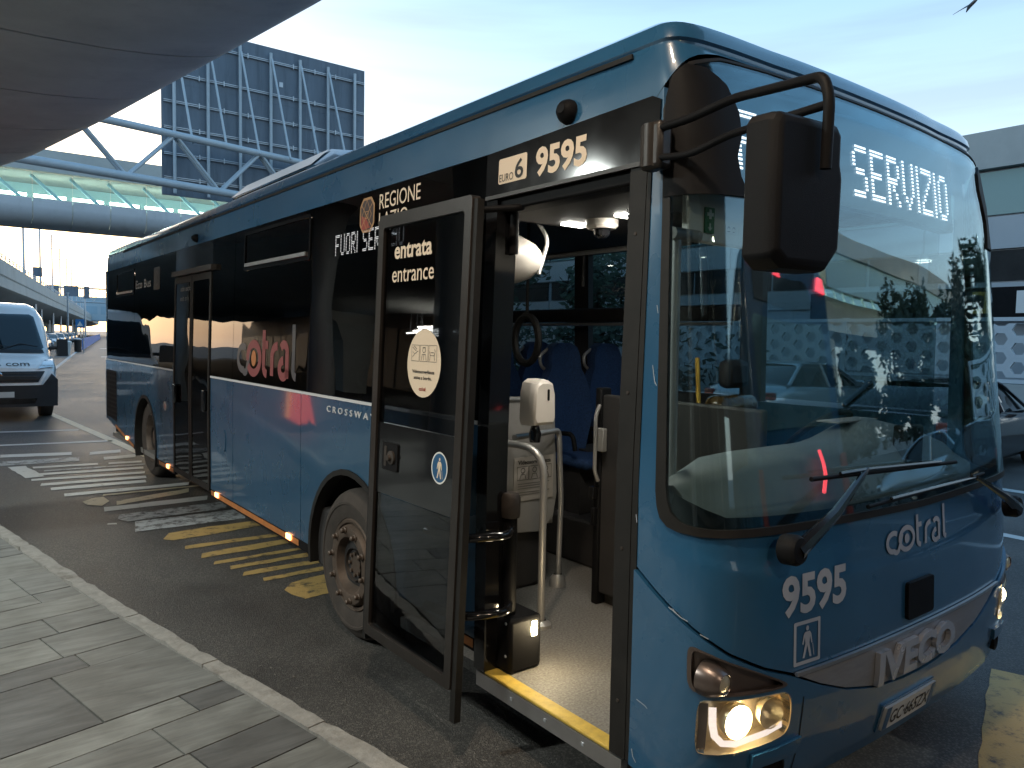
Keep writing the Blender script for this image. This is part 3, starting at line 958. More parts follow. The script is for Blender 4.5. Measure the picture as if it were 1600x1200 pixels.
# ---------------------------------------------------------------- footbridges
def footbridge(name, label, O, D, half0, half1, zb, sc):
    """O: point on the face, D: unit direction along the bridge; N points to the viewer."""
    O = Vector((O[0], O[1], 0)); D = Vector((D[0], D[1], 0)).normalized(); Nn = Vector((D.y, -D.x, 0))
    rt_ = empty(name, O + Vector((0, 0, zb)))
    tag(rt_, label, 'footbridge')
    step = 1.75 * sc
    pf = [(-1.6, 0.0), (-0.7, 0.08), (-0.25, 0.30), (-0.04, 0.62), (0.0, 0.95), (0.0, 1.33)]
    s = half0
    while s < half1:
        bm = bmesh.new()
        g = 0.02
        A = [bm.verts.new(O + D * (s + g) + Nn * (d * sc) + Vector((0, 0, zb + z * sc))) for d, z in pf]
        B = [bm.verts.new(O + D * (s + step - g) + Nn * (d * sc) + Vector((0, 0, zb + z * sc))) for d, z in pf]
        for q in range(len(pf) - 1): bm.faces.new((A[q], B[q], B[q + 1], A[q + 1]))
        link_bm('panel', bm, m['facade_grey'], rt_, ang=50)
        bm = bmesh.new()
        P = [O + D * (s + g) + Vector((0, 0, zb + 1.36 * sc)), O + D * (s + step - g) + Vector((0, 0, zb + 1.36 * sc)), O + D * (s + step - g) + Vector((0, 0, zb + 2.62 * sc)), O + D * (s + g) + Vector((0, 0, zb + 2.62 * sc))]
        F = [bm.verts.new(p) for p in P]; Bk = [bm.verts.new(p - Nn * 0.03) for p in P]
        bm.faces.new(F); bm.faces.new(Bk[::-1])
        for i in range(4): bm.faces.new((F[i], Bk[i], Bk[(i + 1) % 4], F[(i + 1) % 4]))
        link_bm('pane', bm, m['bridge_glass'], rt_, smooth=False)
        # strip light and a slanted brace inside
        bm = bmesh.new()
        mat3 = Matrix((D, -Nn, Vector((0, 0, 1)))).transposed()
        obx(bm, O + D * (s + step / 2) - Nn * 1.1 * sc + Vector((0, 0, zb + 1.62 * sc)), (step * 0.82, 0.12, 0.14 * sc), mat3)
        link_bm('strip_light', bm, m['bridge_light'], rt_, smooth=False)
        bm = bmesh.new()
        tube(bm, [O + D * s - Nn * 0.8 * sc + Vector((0, 0, zb + 2.6 * sc)), O + D * (s + step * 0.8) - Nn * 0.8 * sc + Vector((0, 0, zb + 1.35 * sc))], 0.09 * sc, 6)
        link_bm('brace', bm, m['bridge_inner'], rt_)
        s += step
    mat3 = Matrix((D, -Nn, Vector((0, 0, 1)))).transposed()
    mid = (half0 + s) / 2; L = s - half0
    bm = bmesh.new(); obx(bm, O + D * mid - Nn * 1.9 * sc + Vector((0, 0, zb + 3.2 * sc)), (L, 4.4 * sc, 1.1 * sc), mat3); link_bm('roof', bm, m['concrete_pale'], rt_, smooth=False)
    bm = bmesh.new(); obx(bm, O + D * mid - Nn * 1.9 * sc + Vector((0, 0, zb + 0.7 * sc)), (L, 2.3 * sc, 1.15 * sc), mat3); link_bm('deck', bm, m['concrete_pale'], rt_, smooth=False)
    bm = bmesh.new(); obx(bm, O + D * mid - Nn * 3.9 * sc + Vector((0, 0, zb + 1.98 * sc)), (L, 0.1, 1.3 * sc), mat3); link_bm('back_wall', bm, m['bridge_inner'], rt_, smooth=False)
    for q in (half0 + 3, s - 3):
        bm = bmesh.new(); obx(bm, O + D * q - Nn * 2.0 * sc + Vector((0, 0, zb / 2)), (1.0, 1.0, zb), mat3); link_bm('pier', bm, m['concrete_pale'], rt_, smooth=False)
    return rt_
footbridge('footbridge', 'grey clad footbridge with teal lit glazing crossing behind the bus', (0, 45), (1, 0.0), -24, 60, 7.2, 1.0)
footbridge('footbridge', 'curving green glazed footbridge mirrored in the bus windscreen', (40, -22), (0.97, -0.02), -14, 46, 6.4, 1.35)

# ---------------------------------------------------------------- gantry truss and the sign seen from the back
truss = empty('gantry_truss', (0, 21.7, 0))
tag(truss, 'pale tubular truss gantry carrying the big sign board', 'gantry')
TD = Vector((1, 0.22, 0)).normalized(); TNv = Vector((-TD.y, TD.x, 0))
tO = Vector((0.0, 21.6, 0))
def tpnt(s, z, back): return tO + TD * s + TNv * (0.16 if back else 0) + Vector((0, 0, z))
for z, bk, nm in ((7.34, 0, 'chord'), (6.0, 0, 'chord')):
    pipe(nm, [tpnt(-3.5, z, bk), tpnt(16, z, bk)], 0.105 if z > 7 else 0.115, m['truss_paint'], truss, n=12)
s = -3.0
while s < 15:
    for bk in (0, 1):
        pipe('diagonal', [tpnt(s, 6.0, bk), tpnt(s + 1.3, 7.34, bk)], 0.045, m['truss_paint'], truss, n=8)
        pipe('diagonal', [tpnt(s + 1.3, 7.34, bk), tpnt(s + 2.6, 6.0, bk)], 0.045, m['truss_paint'], truss, n=8)
    s += 2.6
for s in (-3.2, 15.5):
    pipe('post', [tpnt(s, 0.1, 0.5), tpnt(s, 7.4, 0.5)], 0.2, m['truss_paint'], truss, n=14)

board = empty('sign_board', (6.6, 24.0, 5.9))
tag(board, 'back of a large dark blue grey sign board above the truss', 'sign')
X0, X1, Z0, Z1, BY = 3.42, 9.86, 5.95, 10.9, 23.9
nx = 6; zs = [Z0, 7.5, 9.2, Z1]
for i in range(nx):
    for z0, z1 in zip(zs[:-1], zs[1:]):
        box('panel', X0 + (X1 - X0) * i / nx + 0.002, X0 + (X1 - X0) * (i + 1) / nx - 0.002, BY, BY + 0.06, z0 + 0.002, z1 - 0.002, m['board_back'], board)
for z in (6.45, 7.15, 7.9, 8.65, 9.45, 10.45):
    bm = bmesh.new()
    bx(bm, X0 + 0.05, X1 - 0.05, BY - 0.07, BY, z - 0.035, z - 0.012); bx(bm, X0 + 0.05, X1 - 0.05, BY - 0.07, BY, z + 0.012, z + 0.035)
    for k in range(9):
        u = X0 + 0.3 + k * 0.72
        bx(bm, u, u + 0.03, BY - 0.085, BY, z - 0.075, z + 0.075)
    link_bm('rail', bm, m['galv'], board, smooth=False)
for k in range(7):
    u = X0 + 0.32 + k * 0.95
    pipe('upright', [(u, BY - 0.13, Z0 + 0.05), (u, BY - 0.13, Z1 - 0.22)], 0.05, m['truss_paint'], board, n=8)
    if k < 6: pipe('stay', [(u + 0.02, BY - 0.16, Z1 - 0.4), (u + 0.25, BY - 1.1, 7.3)], 0.036, m['truss_paint'], board, n=8)
box('label_plate', 6.9, 7.02, BY - 0.012, BY - 0.002, 9.75, 9.9, m['galv'], board)

# ---------------------------------------------------------------- viaduct on the left, lamp posts, far street
via = empty('viaduct', (10, 110, 0))
tag(via, 'long pale road viaduct with railing running off at the left', 'viaduct')
vD = Vector((0.1755, 0.9845, 0)); vN = Vector((-vD.y, vD.x, 0)); vO = Vector((1.35, 57, 0))
def vp(s, n, z): return vO + vD * s + vN * n + Vector((0, 0, z))
vprof = [(0.3, 6.55), (0.0, 6.55), (-0.02, 5.55), (0.05, 5.45), (0.05, 4.75), (0.25, 4.6), (3.2, 3.75), (9.5, 3.55), (15.5, 4.6), (15.7, 6.5)]
bm = bmesh.new()
rows_ = [[bm.verts.new(vp(s, d, z)) for d, z in vprof] for s in (-45, -20, 0, 40, 100, 200, 320)]
for r0, r1 in zip(rows_[:-1], rows_[1:]):
    for q in range(len(vprof) - 1): bm.faces.new((r0[q], r1[q], r1[q + 1], r0[q + 1]))
    bm.faces.new((r0[-1], r1[-1], r1[0], r0[0]))
link_bm('deck', bm, m['concrete_pale'], via, ang=30)
bm = bmesh.new()
for z in (6.8, 7.0): tube(bm, [vp(-45, 0.15, z), vp(320, 0.15, z)], 0.035, 6)
for k in range(110): tube(bm, [vp(-40 + k * 2.2, 0.15, 6.5), vp(-40 + k * 2.2, 0.08, 6.8), vp(-40 + k * 2.2, 0.15, 7.02)], 0.035, 5)
link_bm('railing', bm, m['galv'], via)
for k in range(9):
    s = -30 + k * 24
    bm = bmesh.new()
    prev = None
    for z, hw in ((0.1, 0.55), (2.4, 0.6), (3.2, 1.1), (3.9, 2.6)):
        cur = [bm.verts.new(vp(s - 0.5, 8 - hw, z)), bm.verts.new(vp(s + 0.5, 8 - hw, z)), bm.verts.new(vp(s + 0.5, 8 + hw, z)), bm.verts.new(vp(s - 0.5, 8 + hw, z))]
        if prev:
            for q in range(4): bm.faces.new((prev[q], prev[(q + 1) % 4], cur[(q + 1) % 4], cur[q]))
        prev = cur
    link_bm('pier', bm, m['concrete_pale'], via, smooth=False)

ORD = ['nearest', 'second', 'third', 'fourth', 'fifth', 'sixth', 'seventh', 'eighth', 'farthest']
def lamp_post():
    o = empty('street_lamp', (0, 0, 0))
    pipe('pole', [(0, 0, 0), (0, 0, 15.2)], [0.14, 0.09], m['galv'], o, n=8)
    pipe('arm', [(-1.7, 0, 15.0), (0, 0, 15.15), (1.7, 0, 15.0)], 0.05, m['galv'], o, n=6)
    for s in (-1, 1):
        bm = bmesh.new(); obx(bm, (s * 1.8, 0, 14.98), (0.7, 0.3, 0.12), Matrix.Identity(3)); link_bm('lamp_head', bm, m['galv'], o, smooth=False)
    return o
lp0 = lamp_post()
for i, (x, y) in enumerate([(5.3, 85), (8.67, 105), (12.16, 125), (15.53, 145), (19.07, 165), (22.52, 185), (26.11, 205), (29.74, 225), (33.2, 245)]):
    o = lp0 if i == 0 else copy_tree(lp0)
    o.location = (x, y, gz(y)); o.rotation_euler = (0, 0, R(-8))
    tag(o, '%s tall twin armed street lamp in the row along the viaduct' % ORD[i], 'street lamp', 'street lamps along the viaduct')

def hang_board(x, y, w, h, z, label):
    o = empty('gantry_sign', (x, y, 0)); tag(o, label, 'sign')
    box('panel', x - w / 2, x + w / 2, y, y + 0.2, z, z + h, m['board_back'], o)
    bm = bmesh.new()
    tube(bm, [(x - w * 0.3, y + 0.3, gz(y)), (x - w * 0.3, y + 0.3, z + h)], 0.15, 8); link_bm('post', bm, m['galv'], o)
hang_board(6.9, 90, 0.82, 0.95, 7.3, 'small dark sign panel standing above the viaduct railing')
hang_board(16.2, 160, 2.0, 1.7, 8.4, 'left of the two dark sign boards on the far gantry')
hang_board(19.1, 160, 2.4, 1.9, 8.2, 'right of the two dark sign boards on the far gantry')
hang_board(21.6, 160, 0.9, 2.2, 7.9, 'slim sign stack right of the far dark boards')
fb = empty('far_truss', (24, 165, 0)); tag(fb, 'pale blue far truss gantry spanning the road', 'gantry')
bm = bmesh.new()
for z in (7.4, 10.0): tube(bm, [(12, 165, z), (34, 165, z)], 0.16, 8)
for k in range(10):
    u = 13 + k * 2.1
    tube(bm, [(u, 165, 7.4), (u + 1.05, 165, 10.0), (u + 2.1, 165, 7.4)], 0.09, 6)
link_bm('lattice', bm, m['truss_paint'], fb)
for u in (12, 34): pipe('post', [(u, 165, 0.1), (u, 165, 10.1)], 0.25, m['truss_paint'], fb)
bt = empty('far_building', (40, 262, 0)); tag(bt, 'pale blue terminal block closing the far end of the road', 'building')
box('wall', 18, 75, 262, 280, 5.0, 12.2, mat('hazy_blue_cladding', (0.34, 0.46, 0.54), 0.6), bt)
for k in range(8): box('window', 21 + k * 6.5, 26.5 + k * 6.5, 261.9, 262.1, 7.0, 9.4, mat('hazy_blue_glass', (0.26, 0.40, 0.50), 0.4) if k == 0 else bpy.data.materials['hazy_blue_glass'], bt)
for k in range(5): box('pier', 22 + k * 11, 23.2 + k * 11, 262.5, 264, 0.1, 5.0, m['concrete_pale'], bt)

# far kerb furniture
ps = empty('pole', (6.4, 66, gz(66))); tag(ps, 'thin grey pole standing on the far kerb left of the crossing sign', 'pole')
pipe('shaft', [(6.4, 66, 0.1), (6.4, 66, 4.7)], 0.06, m['galv'], ps); box('cap', 6.3, 6.5, 65.9, 66.1, 4.7, 4.8, m['galv'], ps)
cs = empty('crossing_sign', (7.95, 70, gz(70))); tag(cs, 'square blue crossing sign with white triangle on a pole', 'sign')
box('plate', 7.42, 8.06, 69.96, 70.0, 2.15, 2.85, m['sign_blue'], cs)
prism('triangle', [(7.52, 2.3), (7.96, 2.3), (7.74, 2.7)], lambda u, v, w: Vector((u, 69.95 - w, v)), 0.01, m['white_vinyl'], cs)
pipe('pole', [(8.0, 70.06, 0.1), (8.0, 70.06, 2.9)], 0.035, m['galv'], cs)
pl = turned('planter', [(0, 0), (0.42, 0), (0.5, 0.5), (0.55, 0.95), (0.5, 1.0), (0.44, 1.02), (0, 1.12)], (5.55, 62, gz(62)), (0, 0, 1), m['white_vinyl'], None)
tag(pl, 'pale round concrete planter on the far pavement', 'planter')
bn = empty('litter_bin', (7.85, 72, gz(72))); tag(bn, 'dark cylindrical litter bin beside the crossing sign', 'bin')
turned('body', [(0, 0), (0.26, 0), (0.28, 1.0), (0, 1.0)], (7.85, 72, gz(72)), (0, 0, 1), m['rim_dark'], bn); turned('lid', [(0.30, 1.0), (0.30, 1.08), (0.1, 1.16), (0, 1.16)], (7.85, 72, gz(72)), (0, 0, 1), m['galv'], bn)
bb = empty('barrier', (9, 75, gz(75))); tag(bb, 'bright blue barrier along the far kerb', 'barrier')
bO = Vector((8.6, 75, 0)); bD = Vector((0.172, 0.985, 0))
for k in range(40):
    p = bO + bD * (k * 2.6)
    bm = bmesh.new(); obx(bm, p + bD * 1.27 + Vector((0, 0, gz(75) + 0.58)), (2.5, 0.06, 1.0), Matrix((bD, Vector((-bD.y, bD.x, 0)), Vector((0, 0, 1)))).transposed()); link_bm('panel', bm, m['barrier_blue'], bb, smooth=False)

# ---------------------------------------------------------------- cars
def wheel_simple(cx, cy, r, parent, side):
    w = turned('wheel', [(0, 0.0), (r * 0.62, 0.0), (r * 0.66, -0.02), (r, 0.0), (r, 0.2), (0, 0.2)], (cx, cy, r), (-side, 0, 0), m['tyre'], parent, 20)
    bm = bmesh.new()
    lathe(bm, [(0, 0.008), (r * 0.12, 0.008), (r * 0.14, 0.0)], (cx, cy, r), (side, 0, 0), 14)
    for k in range(5):
        a = k * 2 * math.pi / 5
        d = Vector((0, math.cos(a), math.sin(a))); t = Vector((0, -math.sin(a), math.cos(a)))
        c = Vector((cx + side * 0.006, cy, r))
        q = [c + d * r * 0.1 + t * r * 0.09, c + d * r * 0.62 + t * r * 0.13, c + d * r * 0.62 - t * r * 0.13, c + d * r * 0.1 - t * r * 0.09]
        f = [bm.verts.new(p) for p in q]; b = [bm.verts.new(p + Vector((side * 0.012, 0, 0))) for p in q]
        bm.faces.new(f); bm.faces.new(b[::-1])
        for i in range(4): bm.faces.new((f[i], b[i], b[(i + 1) % 4], f[(i + 1) % 4]))
    link_bm('rim', bm, m['alu'], w)

def make_car(body_m, estate=False):
    """length along y, nose at y=-2.2, wheels on z=0."""
    o = empty('parked_car', (0, 0, 0))
    st = [(-2.22, 0.62, 0.32, 0.60), (-2.12, 0.78, 0.22, 0.72), (-1.8, 0.87, 0.19, 0.80), (-1.2, 0.90, 0.19, 0.88), (-0.75, 0.90, 0.19, 0.95), (0.4, 0.90, 0.19, 0.97), (1.4, 0.90, 0.19, 0.99), (1.85, 0.86, 0.22, 0.98), (2.12, 0.78, 0.26, 0.92), (2.2, 0.66, 0.34, 0.8)]
    bm = bmesh.new()
    rows_ = []
    for y, hw, zb, zt in st:
        mid = (zb + zt) / 2
        pr = [(0, zb), (hw * 0.86, zb), (hw * 0.97, zb + 0.09), (hw, mid), (hw * 0.985, zt - 0.12), (hw * 0.90, zt - 0.02), (hw * 0.6, zt + 0.02), (0, zt + 0.03)]
        full = pr + [(-x, z) for x, z in pr[-2:0:-1]]
        rows_.append([bm.verts.new((x, y, z)) for x, z in full])
    for r0, r1 in zip(rows_[:-1], rows_[1:]):
        k = len(r0)
        for q in range(k): bm.faces.new((r0[q], r1[q], r1[(q + 1) % k], r0[(q + 1) % k]))
    bm.faces.new(rows_[0]); bm.faces.new(rows_[-1][::-1])
    link_bm('body', bm, body_m, o, ang=45)
    ends = 2.05 if estate else 1.65
    gst = [(-0.85, 0.78, 0.93), (-0.1, 0.66, 1.34), (0.2, 0.62, 1.41), (0.9, 0.62, 1.42), (ends - 0.55, 0.63, 1.36), (ends, 0.74, 0.99)]
    bm = bmesh.new(); rows_ = []
    for y, hw, zt in gst:
        rows_.append([bm.verts.new((-0.82, y, 0.93)), bm.verts.new((-hw, y, zt - 0.02)), bm.verts.new((-hw * 0.8, y, zt + 0.005)), bm.verts.new((hw * 0.8, y, zt + 0.005)), bm.verts.new((hw, y, zt - 0.02)), bm.verts.new((0.82, y, 0.93))])
    for r0, r1 in zip(rows_[:-1], rows_[1:]):
        for q in range(5): bm.faces.new((r0[q], r1[q], r1[q + 1], r0[q + 1]))
    link_bm('glasshouse', bm, m['car_glass'], o, ang=35)
    bm = bmesh.new(); rows_ = []
    for y, hw, zt in gst[1:-1]:
        rows_.append([bm.verts.new((-hw - 0.012, y, zt - 0.03)), bm.verts.new((-hw * 0.8, y, zt + 0.02)), bm.verts.new((0, y, zt + 0.03)), bm.verts.new((hw * 0.8, y, zt + 0.02)), bm.verts.new((hw + 0.012, y, zt - 0.03))])
    for r0, r1 in zip(rows_[:-1], rows_[1:]):
        for q in range(4): bm.faces.new((r0[q], r1[q], r1[q + 1], r0[q + 1]))
    link_bm('roof', bm, body_m, o, ang=45)
    for s in (-1, 1):
        pipe('pillar', [(s * 0.825, -0.85, 0.95), (s * 0.675, -0.1, 1.335), (s * 0.64, 0.2, 1.405)], 0.028, body_m, o, n=6)
        pipe('pillar', [(s * 0.84, 0.35, 0.94), (s * 0.64, 0.4, 1.40)], 0.035, body_m, o, n=6)
        pipe('pillar', [(s * 0.80, ends, 0.99), (s * 0.645, ends - 0.55, 1.35)], 0.04, body_m, o, n=6)
        bm = bmesh.new(); obx(bm, (s * 0.98, -0.55, 1.0), (0.2, 0.1, 0.14), Matrix.Identity(3)); link_bm('mirror', bm, body_m, o, bevel=0.03)
        bm = bmesh.new(); obx(bm, (s * 0.66, -2.1, 0.66), (0.34, 0.16, 0.13), Matrix.Rotation(s * 0.35, 3, 'Z')); link_bm('headlight', bm, m['chrome'], o, bevel=0.03)
        bm = bmesh.new(); obx(bm, (s * 0.68, 2.12, 0.80), (0.3, 0.12, 0.14), Matrix.Rotation(-s * 0.3, 3, 'Z')); link_bm('tail_light', bm, m['crest_red'], o, bevel=0.03)
        for y in (-1.38, 1.32): wheel_simple(s * 0.89, y, 0.32, o, s)
    bm = bmesh.new(); obx(bm, (0, -2.2, 0.46), (0.9, 0.06, 0.16), Matrix.Identity(3)); link_bm('grille', bm, m['van_black'], o, bevel=0.02)
    return o
cars = {k: make_car(m[k], e) for k, e in (('car_black', True), ('car_silver', False), ('car_white', True), ('car_red', False))}
used = {}
def put_car(key, x, y, rz, label, group=None):
    o = cars[key] if key not in used else copy_tree(cars[key])
    used[key] = 1
    o.location = (x, y, gz(y)); o.rotation_euler = (0, 0, rz)
    tag(o, label, 'car', group)
    return o
put_car('car_black', 11.2, 5.35, R(92), 'glossy black car half hidden behind the bus front corner')
put_car('car_silver', 12.6, 8.9, R(88), 'silver saloon seen through the driver side glass')
put_car('car_black', 12.4, -1.5, R(4), 'black car mirrored low in the windscreen')
put_car('car_silver', 15.4, -4.4, R(3), 'silver car parked along the lattice wall opposite')
rc = random.Random(21)
keys = ['car_white', 'car_silver', 'car_white', 'car_red', 'car_white', 'car_silver', 'car_black', 'car_white', 'car_silver', 'car_white', 'car_black']
for i, kx in enumerate(keys):
    p = Vector((5.5, 60)) + FARD * (14 + i * 7.2) + Vector((-FARD.y, FARD.x)) * (2.6 if i % 2 == 0 else 5.4)
    nm = kx.split('_')[1]
    put_car(kx, p.x, p.y, R(-9.4), ['white estate nearest under the viaduct', 'silver saloon second in the row under the viaduct', 'white estate third in the row under the viaduct', 'red saloon parked under the viaduct', 'white estate just beyond the red saloon', 'silver saloon halfway along the viaduct row', 'black estate halfway along the viaduct row', 'white estate past the black one under the viaduct', 'silver saloon near the far end of the viaduct row', 'white estate near the far end of the viaduct row', 'black estate last in the row under the viaduct'][i], 'cars parked under the viaduct')

# ---------------------------------------------------------------- white van
van = empty('van', (-1.04, 18.0, gz(18)), R(0))
tag(van, 'white high roof panel van with black bumper facing the camera', 'van')
vg = gz(18)
def V(x, y, z): return Vector((-1.04 + x, 18.0 + y, vg + z))
vst = [(-0.50, 0.86, 0.34, 0.86), (-0.42, 0.96, 0.28, 1.02), (-0.25, 1.00, 0.26, 1.10), (0.1, 1.01, 0.26, 1.22), (0.38, 1.01, 0.26, 1.32), (0.62, 1.00, 0.26, 1.62), (0.98, 0.985, 0.26, 2.06), (1.15, 0.97, 0.26, 2.22), (1.4, 0.96, 0.26, 2.31), (1.8, 0.96, 0.26, 2.35), (5.0, 0.96, 0.28, 2.35), (5.2, 0.93, 0.4, 2.30)]
bm = bmesh.new(); rows_ = []
for y, hw, zb, zt in vst:
    wt_ = hw * (0.80 if zt > 1.9 else (0.86 if zt > 1.3 else 0.93))
    pr = [(0, zb), (hw * 0.9, zb), (hw, zb + 0.12), (hw, min(zt - 0.1, 1.25)), (hw * 0.965 if zt > 1.4 else hw * 0.99, max(zt - 0.25, 0.5)), (wt_ + 0.04, zt - 0.06), (wt_ - 0.08, zt), (0, zt + 0.025)]
    full = pr + [(-x, z) for x, z in pr[-2:0:-1]]
    rows_.append([bm.verts.new(V(x, y, z)) for x, z in full])
for r0, r1 in zip(rows_[:-1], rows_[1:]):
    k = len(r0)
    for q in range(k): bm.faces.new((r0[q], r1[q], r1[(q + 1) % k], r0[(q + 1) % k]))
bm.faces.new(rows_[0]); bm.faces.new(rows_[-1][::-1])
link_bm('body', bm, m['van_white'], van, ang=38)
def vfront(z):
    P = [(0.34, -0.5), (0.86, -0.5), (1.02, -0.42), (1.10, -0.25), (1.22, 0.1), (1.32, 0.38), (1.62, 0.62), (2.06, 0.98), (2.22, 1.15)]
    for (z0, y0), (z1, y1) in zip(P[:-1], P[1:]):
        if z <= z1: return y0 + (y1 - y0) * max(0, (z - z0)) / (z1 - z0)
    return P[-1][1]
def VF(u, v, o): return V(u, vfront(v) + 0.16 * max(0, abs(u) - 0.55) ** 1.5 - o - (0.05 if v > 1.0 else 0.02), v)
patch('windscreen', [[(-0.80, 1.36), (0.80, 1.36), (0.86, 1.42), (0.74, 2.06), (0.66, 2.11), (-0.66, 2.11), (-0.74, 2.06), (-0.86, 1.42)]], VF, m['van_glass'], van, off=0.012, thick=0.01, su=0.2, sv=0.1)
patch('cowl', [[(-0.86, 1.31), (0.86, 1.31), (0.84, 1.38), (-0.84, 1.38)]], VF, m['van_black'], van, off=0.016, su=0.2, sv=0.03)
patch('grille', [[(-0.66, 0.76), (0.66, 0.76), (0.78, 0.97), (-0.78, 0.97)]], VF, m['van_black'], van, off=0.02, thick=0.015, su=0.2, sv=0.05)
for z in (0.80, 0.86, 0.92):
    patch('grille_bar', [[(-0.64, z), (0.64, z), (0.64, z + 0.018), (-0.64, z + 0.018)]], VF, m['rim_dark'], van, off=0.032, thick=0.01, su=0.2, sv=0)
patch('grille_trim', [[(-0.70, 0.70), (0.70, 0.70), (0.84, 0.98), (0.79, 0.98), (0.67, 0.745), (-0.67, 0.745), (-0.79, 0.98), (-0.84, 0.98)]], VF, m['van_white'], van, off=0.03, thick=0.02, su=0.2, sv=0.05)
turned('badge', [(0, 0.02), (0.085, 0.02), (0.1, 0.0), (0, 0)], V(0, -0.51, 0.865), (0, -1, 0), m['chrome'], van)
turned('badge_face', [(0, 0.026), (0.07, 0.022)], V(0, -0.51, 0.865), (0, -1, 0), m['crest_dark'], van)
patch('bumper', [[(-0.99, 0.28), (0.99, 0.28), (1.0, 0.80), (0.90, 0.92), (0.74, 0.70), (-0.74, 0.70), (-0.90, 0.92), (-1.0, 0.80)]], VF, m['van_black'], van, off=0.035, thick=0.06, su=0.12, sv=0.1)
patch('lower_grille', [[(-0.6, 0.34), (0.6, 0.34), (0.64, 0.44), (-0.64, 0.44)]], VF, m['black_gloss'], van, off=0.04, su=0.2, sv=0)
for s in (-1, 1):
    patch('headlight', [[(s * 0.66, 1.02), (s * 0.95, 1.06), (s * 0.97, 1.20), (s * 0.82, 1.18)]], VF, m['chrome'], van, off=0.02, thick=0.02, su=0.08, sv=0.05)
    patch('headlight_lens', [[(s * 0.655, 1.015), (s * 0.96, 1.05), (s * 0.98, 1.21), (s * 0.82, 1.19)]], VF, m['lens'], van, off=0.034, su=0.08, sv=0.05)
    turned('fog_light', [(0, 0.02), (0.045, 0.02), (0.06, 0.0)], V(s * 0.84, -0.47, 0.46), (0, -1, 0), m['chrome'], van)
    bm = bmesh.new(); obx(bm, V(s * 1.22, 0.62, 1.42), (0.2, 0.14, 0.36), Matrix.Identity(3)); tube(bm, [V(s * 0.98, 0.7, 1.4), V(s * 1.2, 0.64, 1.42)], 0.04, 8)
    link_bm('mirror', bm, m['van_black'], van, bevel=0.03)
    for y in (0.45, 4.3):
        c = V(s * 0.98, y, 0.34)
        w = turned('wheel', [(0, 0), (0.2, 0), (0.22, -0.03), (0.34, 0), (0.34, 0.22), (0, 0.22)], c, (-s, 0, 0), m['tyre'], van, 22)
        turned('hub_cap', [(0, 0.015), (0.12, 0.012), (0.2, 0.0)], c, (s, 0, 0), m['alu'], w, 18)
    patch('side_moulding', [[(0.2, 0.55), (4.9, 0.55), (4.9, 0.72), (0.2, 0.72)]], lambda u, v, o, s=s: V(s * (1.008 + o), u, v), m['van_black'], van, off=0.0, thick=0.01, su=0, sv=0)
box('number_plate', -1.04 - 0.26, -1.04 + 0.26, 17.43, 17.445, vg + 0.47, vg + 0.58, m['plate'], van)
lettering('lettering', 'alia com', 0.085, lambda u, v, o: VF(-0.22 + u, 1.075 + v, o), m['dark_print'], van, width=0.76, off=0.008, grid=0.05)
for s in (-1, 1):
    pipe('wiper', [V(-0.25 + s * 0.35, 0.36, 1.37), V(0.15 + s * 0.3, 0.45, 1.5), V(0.5 + s * 0.25, 0.43, 1.44)], 0.012, m['van_black'], van, n=6)
rm = empty('fixture', (0, 0, 0)); bpy.data.objects.remove(rm)

# ---------------------------------------------------------------- across the road: low wall, lattice screen, building, signs, hedge, trees
lw = box('low_wall', 16.0, 16.25, -44, 46, 0.05, 1.16, m['concrete_pale'], None); tag(lw, 'long white low wall under the hexagon lattice', 'wall')
lf = empty('lattice_screen', (16.1, 2, 1.16)); tag(lf, 'white hexagon lattice screen on the low wall', 'fence')
def hex_panel(y0, y1, z0, z1):
    bm = bmesh.new()
    r = 0.235
    dy, dz = r * 1.5, r * math.sqrt(3)
    j = 0
    y = y0
    while y < y1:
        z = z0 + (dz / 2 if j % 2 else 0)
        while z < z1 + 0.1:
            ring = []
            for rr in (r * 0.995, r * 0.62):
                for xx in (16.07, 16.15):
                    ring.append([bm.verts.new((xx, y + rr * math.cos(k * math.pi / 3), min(max(z + rr * math.sin(k * math.pi / 3), z0), z1))) for k in range(6)])
            o0, o1, i0, i1 = ring
            for k in range(6):
                k2 = (k + 1) % 6
                bm.faces.new((o0[k], o0[k2], i0[k2], i0[k])); bm.faces.new((i0[k], i0[k2], i1[k2], i1[k])); bm.faces.new((o1[k2], o1[k], i1[k], i1[k2]))
            z += dz
        y += dy; j += 1
    return bm
for k in range(6):
    y0 = -1.7 + k * 2.9
    o = link_bm('panel', hex_panel(y0 + 0.2, y0 + 2.75, 1.3, 2.45), m['lattice'], lf, smooth=False)
    bm = bmesh.new(); bx(bm, 16.04, 16.18, y0 - 0.06, y0 + 0.06, 1.16, 2.6); link_bm('post', bm, m['lattice'], lf, smooth=False)
for z in (1.18, 2.50):
    bm = bmesh.new(); bx(bm, 16.05, 16.17, -1.8, 15.75, z, z + 0.08); link_bm('rail', bm, m['lattice'], lf, smooth=False)

